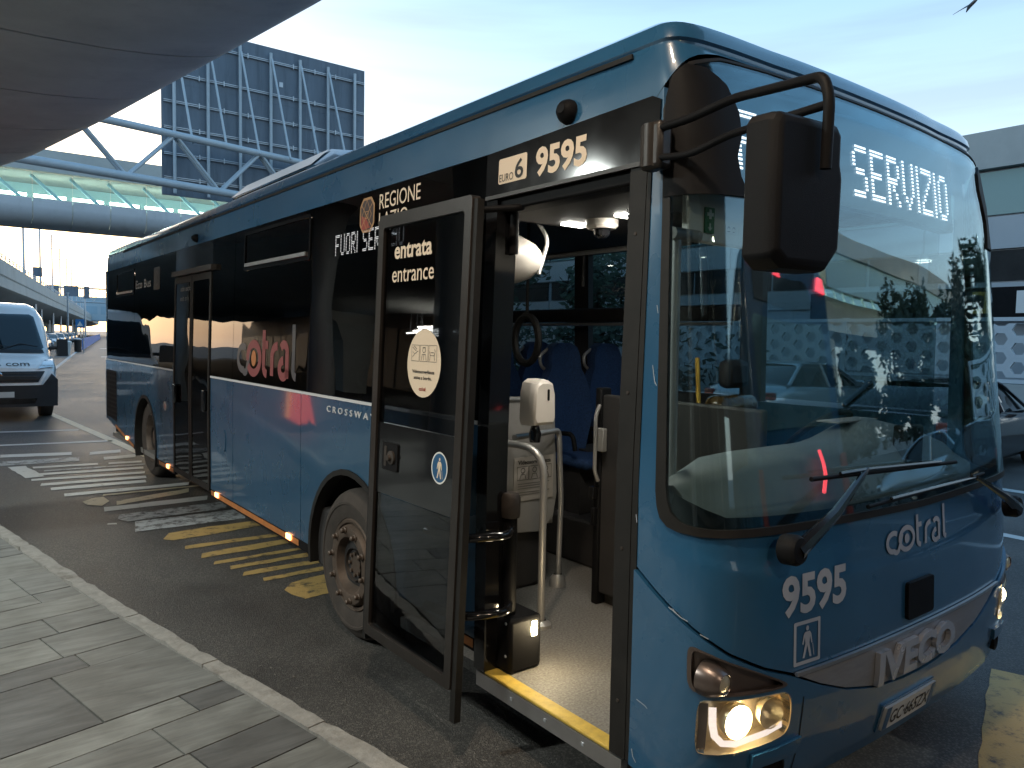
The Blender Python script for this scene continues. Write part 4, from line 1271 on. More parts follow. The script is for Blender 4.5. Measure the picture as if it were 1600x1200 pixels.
bd = empty('terminal_building', (24, 24, 0)); tag(bd, 'pale panelled terminal building with glass bands across the road', 'building')
box('wall', 18.6, 30, 3.0, 60, 0.05, 6.9, m['bldg'], bd)
box('parapet', 18.3, 30.2, 2.8, 60.2, 6.25, 7.15, m['concrete_pale'], bd)
for k in range(19):
    y0 = 3.2 + k * 3.0
    box('window', 18.52, 18.6, y0, y0 + 2.9, 5.15, 6.2, m['bldg_glass'], bd)
    box('panel', 18.50, 18.6, y0, y0 + 2.94, 4.32, 5.1, m['bldg'], bd)
    box('window', 18.54, 18.6, y0 + 0.1, y0 + 1.4, 3.55, 4.28, m['facade_dark'], bd)
    box('window', 18.54, 18.6, y0 + 1.5, y0 + 2.85, 3.55, 4.28, m['facade_dark'], bd)
    box('panel', 18.52, 18.6, y0, y0 + 2.94, 2.95, 3.5, m['bldg'], bd)
fs = empty('fascia_sign', (18.0, 7, 2.7)); tag(fs, 'long black fascia sign with yellow square above the lattice', 'sign')
box('board', 18.0, 18.2, 2.9, 12.0, 2.62, 3.36, m['black_satin'], fs)
box('pictogram_square', 17.975, 17.99, 7.35, 7.95, 2.74, 3.26, m['yellow_strap'], fs)
prism('pictogram', [(7.48, 2.85), (7.82, 2.85), (7.82, 3.15), (7.74, 3.18), (7.56, 3.18), (7.48, 3.15)], lambda u, v, w: Vector((17.97 - w, u, v)), 0.004, m['dark_print'], fs)
box('pictogram_square', 17.975, 17.99, 6.2, 6.8, 2.74, 3.26, m['white_vinyl'], fs)

def leafy(name, label, cat, c, size, n, seed, trunk=None, group=None, mkey='leaf', ls=0.16):
    o = empty(name, (c[0], c[1], gz(c[1]))); tag(o, label, cat, group)
    rnd = random.Random(seed)
    clumps = [(rnd.uniform(-1, 1) * size[0] * 0.75, rnd.uniform(-1, 1) * size[1] * 0.75, rnd.uniform(-0.8, 0.9) * size[2], rnd.uniform(0.25, 0.5)) for _ in range(26)]
    verts, faces = [], []
    for k in range(n):
        cx, cy, cz, cr = rnd.choice(clumps)
        d = Vector((rnd.gauss(0, 1), rnd.gauss(0, 1), rnd.gauss(0, 1))); d.normalize(); d *= cr * rnd.uniform(0.4, 1.05)
        p = Vector((c[0] + cx + d.x * size[0], c[1] + cy + d.y * size[1], c[2] + cz + d.z * size[2]))
        u = Vector((rnd.gauss(0, 1), rnd.gauss(0, 1), rnd.gauss(0, 1))).normalized(); w = u.orthogonal().normalized()
        s = ls * rnd.uniform(0.6, 1.3)
        b = len(verts)
        verts += [p - u * s, p + w * s * 0.45, p + u * s, p - w * s * 0.45]
        faces.append((b, b + 1, b + 2, b + 3))
    me = bpy.data.meshes.new('crown'); me.from_pydata([tuple(v) for v in verts], [], faces); me.update()
    if trunk: 
        link_me('crown', me, m[mkey], o)
        bm = bmesh.new()
        base = Vector((c[0], c[1], gz(c[1])))
        top = Vector((c[0] + 0.2, c[1], c[2] + size[2] * 0.2))
        tube(bm, [base, base.lerp(top, 0.5) + Vector((0.1, 0.05, 0)), top], [trunk, trunk * 0.75, trunk * 0.35], 8)
        for q in range(6):
            e = Vector((c[0] + rnd.uniform(-1, 1) * size[0] * 0.7, c[1] + rnd.uniform(-1, 1) * size[1] * 0.7, c[2] + rnd.uniform(-0.2, 0.7) * size[2]))
            tube(bm, [base.lerp(top, 0.55 + 0.05 * q), e], [trunk * 0.4, trunk * 0.1], 6)
        link_bm('trunk', bm, m['bark'], o)
    else:
        link_me('leaves', me, m[mkey], o)
    return o
TL = ['dense dark tree opposite the front of the bus', 'broad dark tree beyond the parked black car', 'tall dark tree behind the lattice opposite', 'small loose tree behind the parked silver car', 'wide low tree at the far end of the opposite kerb', 'low dense tree leaning over the white wall opposite']
for i, (x, y, z, sx, sz, n) in enumerate([(19.5, -0.5, 3.3, 1.7, 2.2, 2600), (21.5, -4.2, 3.4, 2.0, 2.3, 2600), (24, -8.5, 3.6, 2.0, 2.4, 2200), (18.5, -9.5, 2.6, 1.3, 1.5, 1400), (20, -13.5, 2.9, 2.2, 1.9, 2200), (18.2, -3.0, 2.2, 1.3, 1.4, 2400)]):
    leafy('tree', TL[i], 'tree', (x, y, z), (sx, sx, sz), int(n * 1.6), 40 + i, 0.16, 'trees opposite the bus', 'leaf', 0.2)
leafy('tree', 'dark spreading tree behind the clipped hedge', 'tree', (15.3, 25, 3.9), (1.6, 4.2, 2.0), 3200, 91, 0.18, 'trees opposite the bus')
leafy('tree', 'second dark tree behind the clipped hedge, nearer the lattice', 'tree', (15.2, 18.0, 3.3), (1.3, 2.0, 1.7), 2200, 92, 0.16, 'trees opposite the bus')
leafy('shrubbery', 'dark low shrubs along the wall opposite the front of the bus', 'shrubs', (15.2, -9.5, 0.9), (0.6, 7.5, 0.7), 3600, 78, None, None, 'hedge', 0.13)
leafy('hedge', 'dark clipped hedge seen through the far bus windows', 'hedge', (13.6, 23, 1.3), (0.7, 12, 1.05), 5200, 77, None, None, 'hedge', 0.15)

# ---------------------------------------------------------------- the bus standing ahead in the next lane (mirrored in the windscreen)
b2 = empty('bus', (3.15, -6, 0)); tag(b2, 'dark blue bus ahead in the next lane with red lamps at its roof', 'bus')
def B2(x, y, z): return Vector((1.55 + x, -0.75 - y, z))
bm = bmesh.new()
rows_ = []
for y, ins in ((0.0, 0.12), (0.08, 0.03), (0.25, 0.0), (11.5, 0.0)):
    pr = [(0 + ins, 0.35), (2.55 - ins, 0.35), (2.55 - ins, 1.5), (2.50 - ins, 2.85), (2.40 - ins, 3.08), (2.1, 3.2 - ins * 0.5), (0.45, 3.2 - ins * 0.5), (0.15 + ins, 3.08), (0.05 + ins, 2.85), (0 + ins, 1.5)]
    rows_.append([bm.verts.new(B2(x, y, z)) for x, z in pr])
for r0, r1 in zip(rows_[:-1], rows_[1:]):
    for q in range(10): bm.faces.new((r0[q], r1[q], r1[(q + 1) % 10], r0[(q + 1) % 10]))
bm.faces.new(rows_[0]); bm.faces.new(rows_[-1][::-1])
link_bm('body', bm, m['paint'], b2, ang=40)
prism('rear_window', rrect(0.35, 2.2, 1.75, 2.6, 0.08), lambda u, v, w: B2(u, -0.005 - w, v), 0.012, m['bldg_glass'], b2)
prism('rear_window', rrect(0.5, 2.05, 2.72, 2.98, 0.04), lambda u, v, w: B2(u, -0.005 - w, v), 0.012, m['black_gloss'], b2)
prism('engine_cover', rrect(0.3, 2.25, 0.7, 1.6, 0.05), lambda u, v, w: B2(u, -0.004 - w, v), 0.02, m['paint_lower'], b2)
for x in (0.42, 1.52, 2.24):
    prism('red_lamp', [(x - 0.09, 2.98 if x < 2 else 2.9), (x + 0.09, 2.97 if x < 2 else 2.87), (x + 0.05, 3.10 if x < 2 else 3.0), (x - 0.04, 3.11 if x < 2 else 3.02)], lambda u, v, w: B2(u, -0.004 - w, v), 0.03, m['red_lamp'], b2)
for x in (0.16, 2.39): prism('tail_lamp', rrect(x - 0.08, x + 0.08, 0.8, 1.5, 0.03), lambda u, v, w: B2(u, -0.004 - w, v), 0.03, m['crest_red'], b2)
for s in (0, 1):
    for y in (2.6, 8.6):
        c = B2(0.05 if s == 0 else 2.5, y, 0.48)
        w = turned('wheel', [(0, 0), (0.28, 0), (0.48, 0), (0.48, 0.28), (0, 0.28)], c, (1 if s == 0 else -1, 0, 0), m['tyre'], b2, 20)
        turned('rim', [(0, 0.01), (0.28, 0.01), (0.28, 0.0)], c, (-1 if s == 0 else 1, 0, 0), m['rim'], w, 18)
    prism('side_window', [(0.5, 1.55), (11.0, 1.55), (11.0, 2.75), (0.5, 2.75)], lambda u, v, w, s=s: B2((-0.01 + 0.03 * (v - 1.4)) if s == 0 else 2.56 - 0.03 * (v - 1.4), u, v), 0.0, m['black_gloss'], b2) if False else None
bm = bmesh.new(); bm.faces.new([bm.verts.new(B2(2.56 - 0.035 * (v - 1.5), u, v)) for u, v in ((0.5, 1.55), (11, 1.55), (11, 2.75), (0.5, 2.75))]); link_bm('side_window', bm, m['black_gloss'], b2, smooth=False)
bm = bmesh.new(); bm.faces.new([bm.verts.new(B2(-0.01 + 0.035 * (v - 1.5), u, v)) for u, v in ((0.5, 1.55), (11, 1.55), (11, 2.75), (0.5, 2.75))]); link_bm('side_window', bm, m['black_gloss'], b2, smooth=False)

# ================================================================== THE BUS
BW = 2.67
HB = BW / 2
bus = empty('city_bus', (1.3, 7.0, 0.0))
tag(bus, 'blue low entry city bus with open front door and lit headlights at the kerb', 'bus')

def tum(z): return 0.03 * max(0.0, z - 1.4)
def lerp_t(T, z):
    if z <= T[0][0]: return T[0][1]
    for (a, p), (b, q) in zip(T[:-1], T[1:]):
        if z <= b: return p + (q - p) * (z - a) / (b - a)
    return T[-1][1]
RAKE = [(0.24, 0.06), (0.32, 0.03), (0.45, 0.0), (0.62, -0.012), (0.78, -0.012), (1.12, 0.0), (1.25, 0.012), (1.42, 0.035), (1.76, 0.075), (2.09, 0.112), (2.43, 0.15), (2.70, 0.195), (2.91, 0.25), (3.1, 0.34)]
_half = [(0.0, 1.95), (0.0, 1.85), (0.010, 1.755), (0.042, 1.655), (0.115, 1.585), (0.225, 1.545), (0.37, 1.518), (0.7, 1.490), (1.02, 1.478), (HB, 1.475)]
_ctl = _half + [(BW - x, y) for x, y in _half[-2::-1]]
PL = []
for i in range(len(_ctl) - 1):
    p0 = Vector(_ctl[max(i - 1, 0)]); p1 = Vector(_ctl[i]); p2 = Vector(_ctl[i + 1]); p3 = Vector(_ctl[min(i + 2, len(_ctl) - 1)])
    for k in range(10):
        t = k / 10
        PL.append(0.5 * ((2 * p1) + (p2 - p0) * t + (2 * p0 - 5 * p1 + 4 * p2 - p3) * t * t + (3 * p1 - p0 - 3 * p2 + p3) * t ** 3))
PL.append(Vector(_ctl[-1]))
for p in PL: p.x = min(max(p.x, 0), BW)
SA = [0.0]
for a, b in zip(PL[:-1], PL[1:]): SA.append(SA[-1] + (b - a).length)
SMAX = SA[-1]
def plan(s):
    s = min(max(s, 0), SMAX)
    lo, hi = 0, len(SA) - 1
    while hi - lo > 1:
        md = (lo + hi) // 2
        if SA[md] <= s: lo = md
        else: hi = md
    t = (s - SA[lo]) / max(1e-9, SA[hi] - SA[lo])
    p = PL[lo].lerp(PL[hi], t)
    d = (PL[min(hi + 2, len(PL) - 1)] - PL[max(lo - 2, 0)]).normalized()
    return p, Vector((d.y, -d.x))
def FM(s, z, o):
    p, n = plan(s)
    w = min(max((1.95 - p.y) / 0.45, 0), 1)
    x = p.x + tum(z) * (1 - p.x / HB)
    y = p.y + lerp_t(RAKE, z) * w
    return Vector((x + n.x * o, y + n.y * o, z))
def s_of(x):
    best = 0
    for i, p in enumerate(PL):
        if p.x <= x: best = i
        else: break
    j = min(best + 1, len(PL) - 1)
    dx = PL[j].x - PL[best].x
    return SA[best] + ((SA[j] - SA[best]) * (x - PL[best].x) / dx if dx > 1e-6 else 0)
def FX(x, z, o): return FM(s_of(x), z, o)
def SM(y, z, o): return Vector((tum(z) - o, y, z))
def SF(y, z, o): return Vector((BW - tum(z) + o, y, z))

WF, WR = 4.38, 10.05
ZF, ZR = 0.48, 0.64
def arch_cut(cy, cz, r, zb, n=16, sx=1.0):
    a = math.asin((zb - cz) / r) if abs(zb - cz) < r else 0
    return [(cy + sx * r * math.cos(math.pi - a - (math.pi - 2 * a) * k / n), cz + r * math.sin(math.pi - a - (math.pi - 2 * a) * k / n)) for k in range(n + 1)]
def skirt_z(y): return 0.41 if y < 9.5 else (0.41 + (y - 9.5) * 0.005 if y < 10.6 else 0.415 + (y - 10.6) * 0.14)

def side_panels(fn, door):
    ZB, ZT = 0.47, 1.525
    def pan(y0, y1, cuts=None, zb0=ZB, zb1=ZB, material='paint_lower'):
        lp = [(y0, zb0)]
        if cuts: lp += cuts
        lp += [(y1, zb1), (y1, ZT), (y0, ZT)]
        patch('side_panel', [lp], fn, m[material], bus, off=0.0, thick=0.025, su=0.25, sv=0.4)
    pan(2.975 if door else 2.0, 5.163, arch_cut(WF, 0.47, 0.625, ZB, 18))
    pan(5.171, 6.687)
    if door:
        pan(6.695, 7.345); pan(8.69, 9.38)
    else:
        pan(6.695, 9.38)
    pan(9.388, 12.60, arch_cut(WR, 0.60, 0.575, ZB + 0.005, 18) , ZB, 0.66)
    # dark lower strip
    segs = [(2.975 if door else 2.0, WF - 0.63), (WF + 0.63, 7.345), (8.69, WR - 0.56), (WR + 0.56, 12.55)] if door else [(2.0, WF - 0.63), (WF + 0.63, WR - 0.56), (WR + 0.56, 12.55)]
    for a, b in segs:
        f = (lambda y: 0.40) if b < 10.2 else (lambda y: 0.405 + max(0, y - 10.6) * 0.13)
        patch('lower_strip', [[(a, f(a)), (b, f(b)), (b, f(b) + 0.066), (a, f(a) + 0.066)]], fn, m['black_satin'], bus, off=-0.004, thick=0.03, su=0.3, sv=0)
side_panels(SM, True)
side_panels(SF, False)

# orange tape with amber markers
for a, b in ((5.20, 7.33), (8.72, 9.36), (10.72, 11.9), (2.985, 3.10)):
    up = (lambda y: 0.0) if b < 10.2 else (lambda y: max(0, y - 10.6) * 0.13)
    patch('reflective_tape', [[(a, 0.418 + up(a)), (b, 0.418 + up(b)), (b, 0.462 + up(b)), (a, 0.462 + up(a))]], SM, m['orange_tape'], bus, off=0.002, su=0.3, sv=0)
for y, z in ((11.12, 0.52), (8.94, 0.455), (7.14, 0.448), (5.38, 0.448)):
    bm = bmesh.new(); bx(bm, -0.014, 0.0, y - 0.045, y + 0.045, z - 0.022, z + 0.022)
    link_bm('marker_lamp', bm, m['amber'], bus, bevel=0.006)

# belt trim, black glazing band
for a, b in ((2.98, 7.345), (8.69, 12.58)):
    patch('belt_trim', [[(a, 1.528), (b, 1.528), (b, 1.546), (a, 1.546)]], SM, m['trim_white'], bus, off=0.006, thick=0.01, su=0.5, sv=0)
for y0, y1 in ((2.98, 5.022), (5.028, 6.69), (6.696, 7.345), (8.69, 10.68), (10.686, 12.50)):
    w = patch('side_window', [[(y0, 1.552), (y1, 1.552), (y1, 2.815), (y0, 2.815)]], SM, m['win_side'], bus, off=0.004, thick=0.006, su=0.25, sv=0.25)
    if (y0, y1) in ((5.028, 6.69), (10.686, 12.50)):
        a, b = (5.06, 6.45) if y0 < 6 else (10.72, 11.85)
        if y0 > 6: 
            z0, z1 = 2.42, 2.76
        else:
            z0, z1 = 2.47, 2.79
        patch('window_frame', [rrect(a, b, z0, z1, 0.03), rrect(a + 0.025, b - 0.025, z0 + 0.025, z1 - 0.025, 0.02)], SM, m['black_gloss'], w, off=0.012, thick=0.008, su=0.3, sv=0.2)
        patch('slide_rail', [[(a + 0.08, z0 + 0.035), (b - 0.03, z0 + 0.035), (b - 0.03, z0 + 0.062), (a + 0.08, z0 + 0.062)]], SM, m['alu'], w, off=0.016, thick=0.01, su=0.3, sv=0)
# opaque frit columns behind the near glass
for a, b in ((2.98, 3.16), (4.92, 5.12), (6.6, 6.78), (7.25, 7.345), (8.69, 8.8), (10.55, 10.8), (12.3, 12.55)):
    patch('window_pillar', [[(a, 1.54), (b, 1.54), (b, 2.82), (a, 2.82)]], SM, m['black_satin'], bus, off=-0.012, thick=0.05, su=0.3, sv=0.4)
patch('header_panel', [[(2.98, 2.62), (4.9, 2.62), (4.9, 2.82), (2.98, 2.82)]], SM, m['black_satin'], bus, off=-0.012, thick=0.02, su=0.3, sv=0.4)
patch('inner_lining', [[(3.0, 0.45), (7.34, 0.45), (7.34, 1.545), (3.0, 1.545)], arch_cut(WF, 0.47, 0.66, 0.471, 14)[::-1]] if False else [[(5.06, 0.45), (7.34, 0.45), (7.34, 1.545), (5.06, 1.545)]], SM, m['interior_grey'], bus, off=-0.04, su=0.5, sv=0.5)
# far side glazing
for y0, y1 in ((2.02, 3.22), (3.30, 5.0), (5.06, 6.7), (6.76, 8.4), (8.46, 10.2), (10.26, 12.4)):
    patch('side_window', [[(y0, 1.56), (y1, 1.56), (y1, 2.72), (y0, 2.72)]], SF, m['win_far'], bus, off=0.0, thick=0.006, su=0.4, sv=0.4)
    patch('window_pillar', [[(y1 - 0.06, 1.53), (y1 + 0.12, 1.53), (y1 + 0.12, 2.82), (y1 - 0.06, 2.82)]], SF, m['interior_dark'], bus, off=-0.01, thick=0.06, su=0.3, sv=0.4)
patch('header_panel', [[(2.0, 2.70), (12.5, 2.70), (12.5, 2.83), (2.0, 2.83)]], SF, m['interior_dark'], bus, off=-0.01, thick=0.05, su=0.5, sv=0)

# wheel arches, wheels
for cy, cz, r, x0, fn in ((WF, 0.47, 0.625, 0, SM), (WR, 0.60, 0.575, 0, SM), (WF, 0.47, 0.625, 1, SF), (WR, 0.60, 0.575, 1, SF)):
    a = arch_cut(cy, cz, r + 0.001, 0.36, 20); b = arch_cut(cy, cz, r - 0.035, 0.36, 20)
    patch('wheel_arch', [a + b[::-1]], fn, m['black_rubber'], bus, off=0.012, thick=0.09, su=0, sv=0)
    bm = bmesh.new()
    P = arch_cut(cy, cz, r + 0.01, 0.36, 16)
    xa, xb = (0.02, 0.75) if x0 == 0 else (BW - 0.02, BW - 0.75)
    A = [bm.verts.new((xa, y, z)) for y, z in P]; B_ = [bm.verts.new((xb, y, z)) for y, z in P]
    for i in range(len(P) - 1): bm.faces.new((A[i], B_[i], B_[i + 1], A[i + 1]))
    bm.faces.new(B_)
    link_bm('wheel_well', bm, m['interior_dark'], bus)

def bus_wheel(cx, cy, cz, side, rear=False):
    """side -1: outer face towards -x."""
    d = Vector((side, 0, 0))
    c = Vector((cx, cy, cz))
    w = turned('wheel', [(0.0, -0.06), (0.09, -0.06), (0.10, -0.02), (0.105, 0.0)] if not rear else [(0, -0.1), (0.13, -0.1), (0.14, -0.02), (0.15, -0.02)], c, d, m['rim_dark'], bus, 28)
    tp_ = [(0.285, -0.02), (0.30, 0.006), (0.335, 0.018), (0.385, 0.024), (0.39, 0.030), (0.405, 0.030), (0.41, 0.022), (0.445, 0.008), (0.47, -0.016), (0.482, -0.045), (0.485, -0.075), (0.485, -0.12)]
    turned('tyre', tp_, c, d, m['tyre'], w, 56)
    bm = bmesh.new()
    lathe(bm, [(0.485, -0.075), (0.485, -0.24), (0.47, -0.27), (0.30, -0.28)], c, d, 56)
    for k in range(4):
        h = -0.09 - 0.042 * k
        lathe(bm, [(0.4865, h), (0.4865, h - 0.028)], c, d, 56)
    link_bm('tread', bm, m['tread'], w)
    if rear:
        rp = [(0.295, 0.0), (0.285, 0.006), (0.275, -0.01), (0.26, -0.10), (0.21, -0.13), (0.15, -0.13), (0.14, -0.05), (0.10, -0.03), (0, -0.03)]
    else:
        rp = [(0.298, 0.0), (0.290, 0.012), (0.272, 0.008), (0.262, -0.02), (0.257, 0.012), (0.245, 0.032), (0.205, 0.038), (0.182, 0.030), (0.165, -0.02), (0.14, -0.055), (0.115, -0.06), (0.11, -0.03), (0.098, -0.022), (0.05, -0.018), (0, -0.016)]
    turned('rim', rp, c, d, m['rim'], w, 48)
    if not rear:
        for k in range(10):
            a = k * 2 * math.pi / 10 + 0.15
            p = c + Vector((0, math.cos(a), math.sin(a))) * 0.225 + d * 0.034
            turned('lug_nut', [(0.022, 0.0), (0.022, 0.008), (0.016, 0.012), (0.016, 0.03), (0.010, 0.036), (0, 0.037)], p, d, m['rim'], w, 10)
        for k in range(8):
            a = k * 2 * math.pi / 8
            p = c + Vector((0, math.cos(a), math.sin(a))) * 0.07 + d * -0.02
            turned('hub_bolt', [(0.013, 0.0), (0.013, 0.014), (0, 0.016)], p, d, m['rim'], w, 8)
    else:
        for k in range(10):
            a = k * 2 * math.pi / 10
            p = c + Vector((0, math.cos(a), math.sin(a))) * 0.17 + d * -0.13
            turned('lug_nut', [(0.018, 0.0), (0.018, 0.03), (0, 0.034)], p, d, m['rim'], w, 8)
bus_wheel(0.03, WF, ZF, -1)
bus_wheel(0.075, WR, ZR, -1, True)
bus_wheel(BW - 0.075, WF, ZF, 1)
bus_wheel(BW - 0.075, WR, ZR, 1, True)

# roof: rings inset from the outline of the whole body
outline = []
ns = 60
for i in range(ns + 1): outline.append(('f', SMAX * i / ns))
for k in range(1, 24): outline.append(('r', 1.95 + (12.62 - 1.95) * k / 23))
for k in range(1, 8): outline.append(('b', BW - BW * k / 8))
for k in range(0, 23): outline.append(('l', 12.62 - (12.62 - 1.95) * k / 23))
LV = [(2.822, 0.0), (2.90, 0.0), (2.97, 0.0), (3.035, 0.004), (3.045, 0.014), (3.055, 0.005), (3.09, 0.012), (3.122, 0.030), (3.147, 0.068), (3.17, 0.15), (3.192, 0.32), (3.215, 0.65), (3.225, 1.15)]
def outl(e, z):
    k, v = e
    if k == 'f':
        p, n = plan(v)
        t = min(1, max(0, (1.95 - p.y) / 0.40))
        zz = max(z, 2.822 + 0.19 * t)
        q = FM(v, min(zz, 3.02), 0)
        return Vector((q.x, q.y, zz))
    if k == 'r': return Vector((BW - tum(z), v, z))
    if k == 'l': return Vector((tum(z), v, z))
    return Vector((min(max(v, 0.06), BW - 0.06), 12.62, z))
bm = bmesh.new(); rings = []
for z, ins in LV:
    rg = []
    for e in outline:
        p = outl(e, z)
        i2 = ins
        if e[0] == 'f':
            pp, n = plan(e[1])
            if 3.03 < z < 3.05: i2 = 0.012
        cx = HB + (p.x - HB) * (1 - i2 / HB)
        hy = 5.6
        iy = i2 * (1.35 if p.y < 4 else 1.0) if z > 3.0 else i2
        cy = 7.05 + (p.y - 7.05) * (1 - iy / hy)
        rg.append(bm.verts.new((cx, cy, p.z)))
    rings.append(rg)
for r0, r1 in zip(rings[:-1], rings[1:]):
    k = len(r0)
    for q in range(k):
        try: bm.faces.new((r0[q], r0[(q + 1) % k], r1[(q + 1) % k], r1[q]))
        except ValueError: pass
bm.faces.new(rings[-1])
bmesh.ops.dissolve_degenerate(bm, dist=1e-5, edges=bm.edges[:])
link_bm('roof', bm, m['paint'], bus, ang=24)
box('rear_panel', 0.02, BW - 0.02, 12.58, 12.63, 0.66, 2.83, m['paint_lower'], bus, bevel=0.01)
bm = bmesh.new()
for k in range(11): bx(bm, -0.006, 0.02, 11.82, 12.5, 0.70 + k * 0.062, 0.738 + k * 0.062)
tag(link_bm('grille_louvre', bm, m['black_satin'], bus, smooth=False), kind='stuff')
patch('engine_grille', [[(11.79, 0.66), (12.53, 0.72), (12.53, 1.385), (11.79, 1.385)]], SM, m['black_rubber'], bus, off=0.002, su=0.3, sv=0.3)
# gutter channel in the cornice near the front, black camera eyes
patch('gutter', [[(2.06, 3.018), (11.5, 3.018), (11.5, 3.036), (2.06, 3.036)]], lambda u, v, o: Vector((0.052 - o, u, v)), m['black_rubber'], bus, off=0.008, thick=0.01, su=0.5, sv=0)
for y, z, s in ((2.41, 2.895, 0.75), (7.9, 2.88, 0.6)):
    c = SM(y, z, 0.0)
    turned('camera_eye', [(0.07 * s, -0.01), (0.066 * s, 0.02), (0.05 * s, 0.042), (0.03 * s, 0.05), (0.026 * s, 0.056), (0, 0.058)], c, (-1, -0.15, 0.1), m['black_satin'], bus, 20)
# roof air unit
bm = bmesh.new(); rows_ = []
for y, x0, x1, z in ((5.15, 0.50, 2.10, 3.22), (5.45, 0.44, 2.16, 3.38), (5.9, 0.40, 2.2, 3.47), (7.9, 0.40, 2.2, 3.47), (8.08, 0.42, 2.18, 3.36), (8.14, 0.44, 2.16, 3.2)):
    rows_.append([bm.verts.new((x0 - 0.02, y, 3.17)), bm.verts.new((x0, y, z - 0.15 if z > 3.3 else z - 0.02)), bm.verts.new((x0 + 0.16, y, z)), bm.verts.new((1.3, y, z + 0.015)), bm.verts.new((x1 - 0.12, y, z)), bm.verts.new((x1, y, z - 0.10 if z > 3.28 else z - 0.02)), bm.verts.new((x1 + 0.02, y, 3.17))])
for r0, r1 in zip(rows_[:-1], rows_[1:]):
    for q in range(6): bm.faces.new((r0[q], r1[q], r1[q + 1], r0[q + 1]))
bm.faces.new(rows_[0]); bm.faces.new(rows_[-1][::-1])
rac = link_bm('roof_air_unit', bm, m['paint'], bus, ang=28)
bm = bmesh.new(); v_ = [bm.verts.new(p) for p in ((0.392, 5.92, 3.325), (0.392, 7.95, 3.325), (0.548, 7.95, 3.472), (0.548, 5.92, 3.472))]; bm.faces.new(v_); link_bm('side_cover', bm, m['trim_white'], rac, smooth=False)  # pale sheet: bright sky reflected on the unit's side, put into colour
bm = bmesh.new(); bx(bm, 0.378, 0.398, 6.0, 7.85, 3.215, 3.30); link_bm('vent', bm, m['black_satin'], rac, smooth=False)

# ---- front body
def mir(lp): return [(SMAX - s, z) for s, z in lp]
s40 = s_of(0.40)
blue_strip = [(0.028, 1.10), (0.028, 2.832), (0.075, 2.855), (0.118, 2.874), (0.118, 2.30), (0.120, 1.40), (0.126, 1.345), (0.140, 1.305), (0.173, 1.278), (0.213, 1.268), (0.30, 1.262), (0.75, 1.258), (SMAX / 2, 1.244)]
crease = [(0.028, 1.10), (0.20, 0.985), (0.40, 0.855), (0.55, 0.785), (s40, 0.735)]
gt = [(s40 + (SMAX / 2 - s40) * k / 6, 0.735) for k in range(1, 7)]
half_up = blue_strip
hood = half_up + [(SMAX - s, z) for s, z in half_up[-2::-1]] + [(SMAX - s, z) for s, z in crease[1:]] + [(SMAX - s, z) for s, z in gt[:-1]] + gt[::-1] + crease[1:][::-1]
def FMH(s, z, o):
    t = (s - SMAX / 2) / (SMAX / 2)
    zc = 1.03 + 0.21 * t * t
    q = min(max((z - zc) / 0.03, 0), 1)
    return FM(s, z, o - 0.006 * q * q * (3 - 2 * q) * min(1, max(0, (s - 0.15) / 0.1)) * min(1, max(0, (SMAX - 0.15 - s) / 0.1)))
patch('front_panel', [hood], FMH, m['paint'], bus, off=0.0, thick=0.03, su=0.05, sv=0.02, ang=50)
gb = [(s40 + 0.0, 0.725), (s40 + 0.16, 0.655), (s40 + 0.33, 0.595), (s40 + 0.55, 0.545), (SMAX / 2 - 0.15, 0.522), (SMAX / 2, 0.518)]
gb_full = gb + [(SMAX - s, z) for s, z in gb[-2::-1]]
def soft(lp, n=2):
    for _ in range(n):
        out = []
        for i in range(len(lp)):
            a, b = lp[i], lp[(i + 1) % len(lp)]
            out += [(a[0] * 0.78 + b[0] * 0.22, a[1] * 0.78 + b[1] * 0.22), (a[0] * 0.22 + b[0] * 0.78, a[1] * 0.22 + b[1] * 0.78)]
        lp = out
    return lp
hl_in, hl_out = s_of(0.372), 0.298
HL = soft([(hl_out, 0.505), (hl_out + 0.02, 0.485), (hl_in - 0.03, 0.512), (hl_in + 0.003, 0.545), (hl_in + 0.006, 0.62), (hl_in - 0.012, 0.678), (hl_in - 0.06, 0.686), (hl_out + 0.03, 0.690), (hl_out, 0.672)])
FO = soft([(0.262, 0.752), (0.275, 0.716), (0.32, 0.704), (0.60, 0.700), (0.655, 0.704), (0.640, 0.722), (0.52, 0.776), (0.30, 0.868), (0.272, 0.872), (0.262, 0.85)], 1)
lower = [(s, z - 0.012) for s, z in crease] + gb_full[1:-1] + [(SMAX - s, z - 0.012) for s, z in crease[::-1]] + [(SMAX - 0.028, 0.33), (SMAX - 0.30, 0.30), (SMAX - 0.6, 0.262), (SMAX / 2, 0.245), (0.6, 0.262), (0.30, 0.30), (0.028, 0.33)]
patch('bumper', [lower, HL[::-1], FO[::-1], mir(HL), mir(FO)], FM, m['paint'], bus, off=0.014, thick=0.04, su=0.05, sv=0.07, ang=50)
patch('bumper_lip', [[(0.028, 0.27), (0.6, 0.235), (SMAX / 2, 0.218), (SMAX - 0.6, 0.235), (SMAX - 0.028, 0.27), (SMAX - 0.028, 0.34), (SMAX / 2, 0.26), (0.028, 0.34)]], FM, m['black_satin'], bus, off=-0.012, thick=0.05, su=0.08, sv=0.05)
gr = patch('grille', [[(s40 + 0.01, 0.728)] + [(s, 0.728) for s, z in gt[:-1]] + [(SMAX - s, 0.728) for s, z in gt[:-1][::-1]] + [(SMAX - s40 - 0.01, 0.728)] + [(s, z + 0.006) for s, z in gb_full[1:-1][::-1]]], FM, m['grille_metal'], bus, off=0.006, thick=0.03, su=0.06, sv=0.05)
patch('chrome_edge', [[(s40 + 0.01, 0.722), (SMAX - s40 - 0.01, 0.722), (SMAX - s40 - 0.01, 0.736), (s40 + 0.01, 0.736)]], FM, m['alu'], gr, off=0.016, thick=0.012, su=0.06, sv=0)
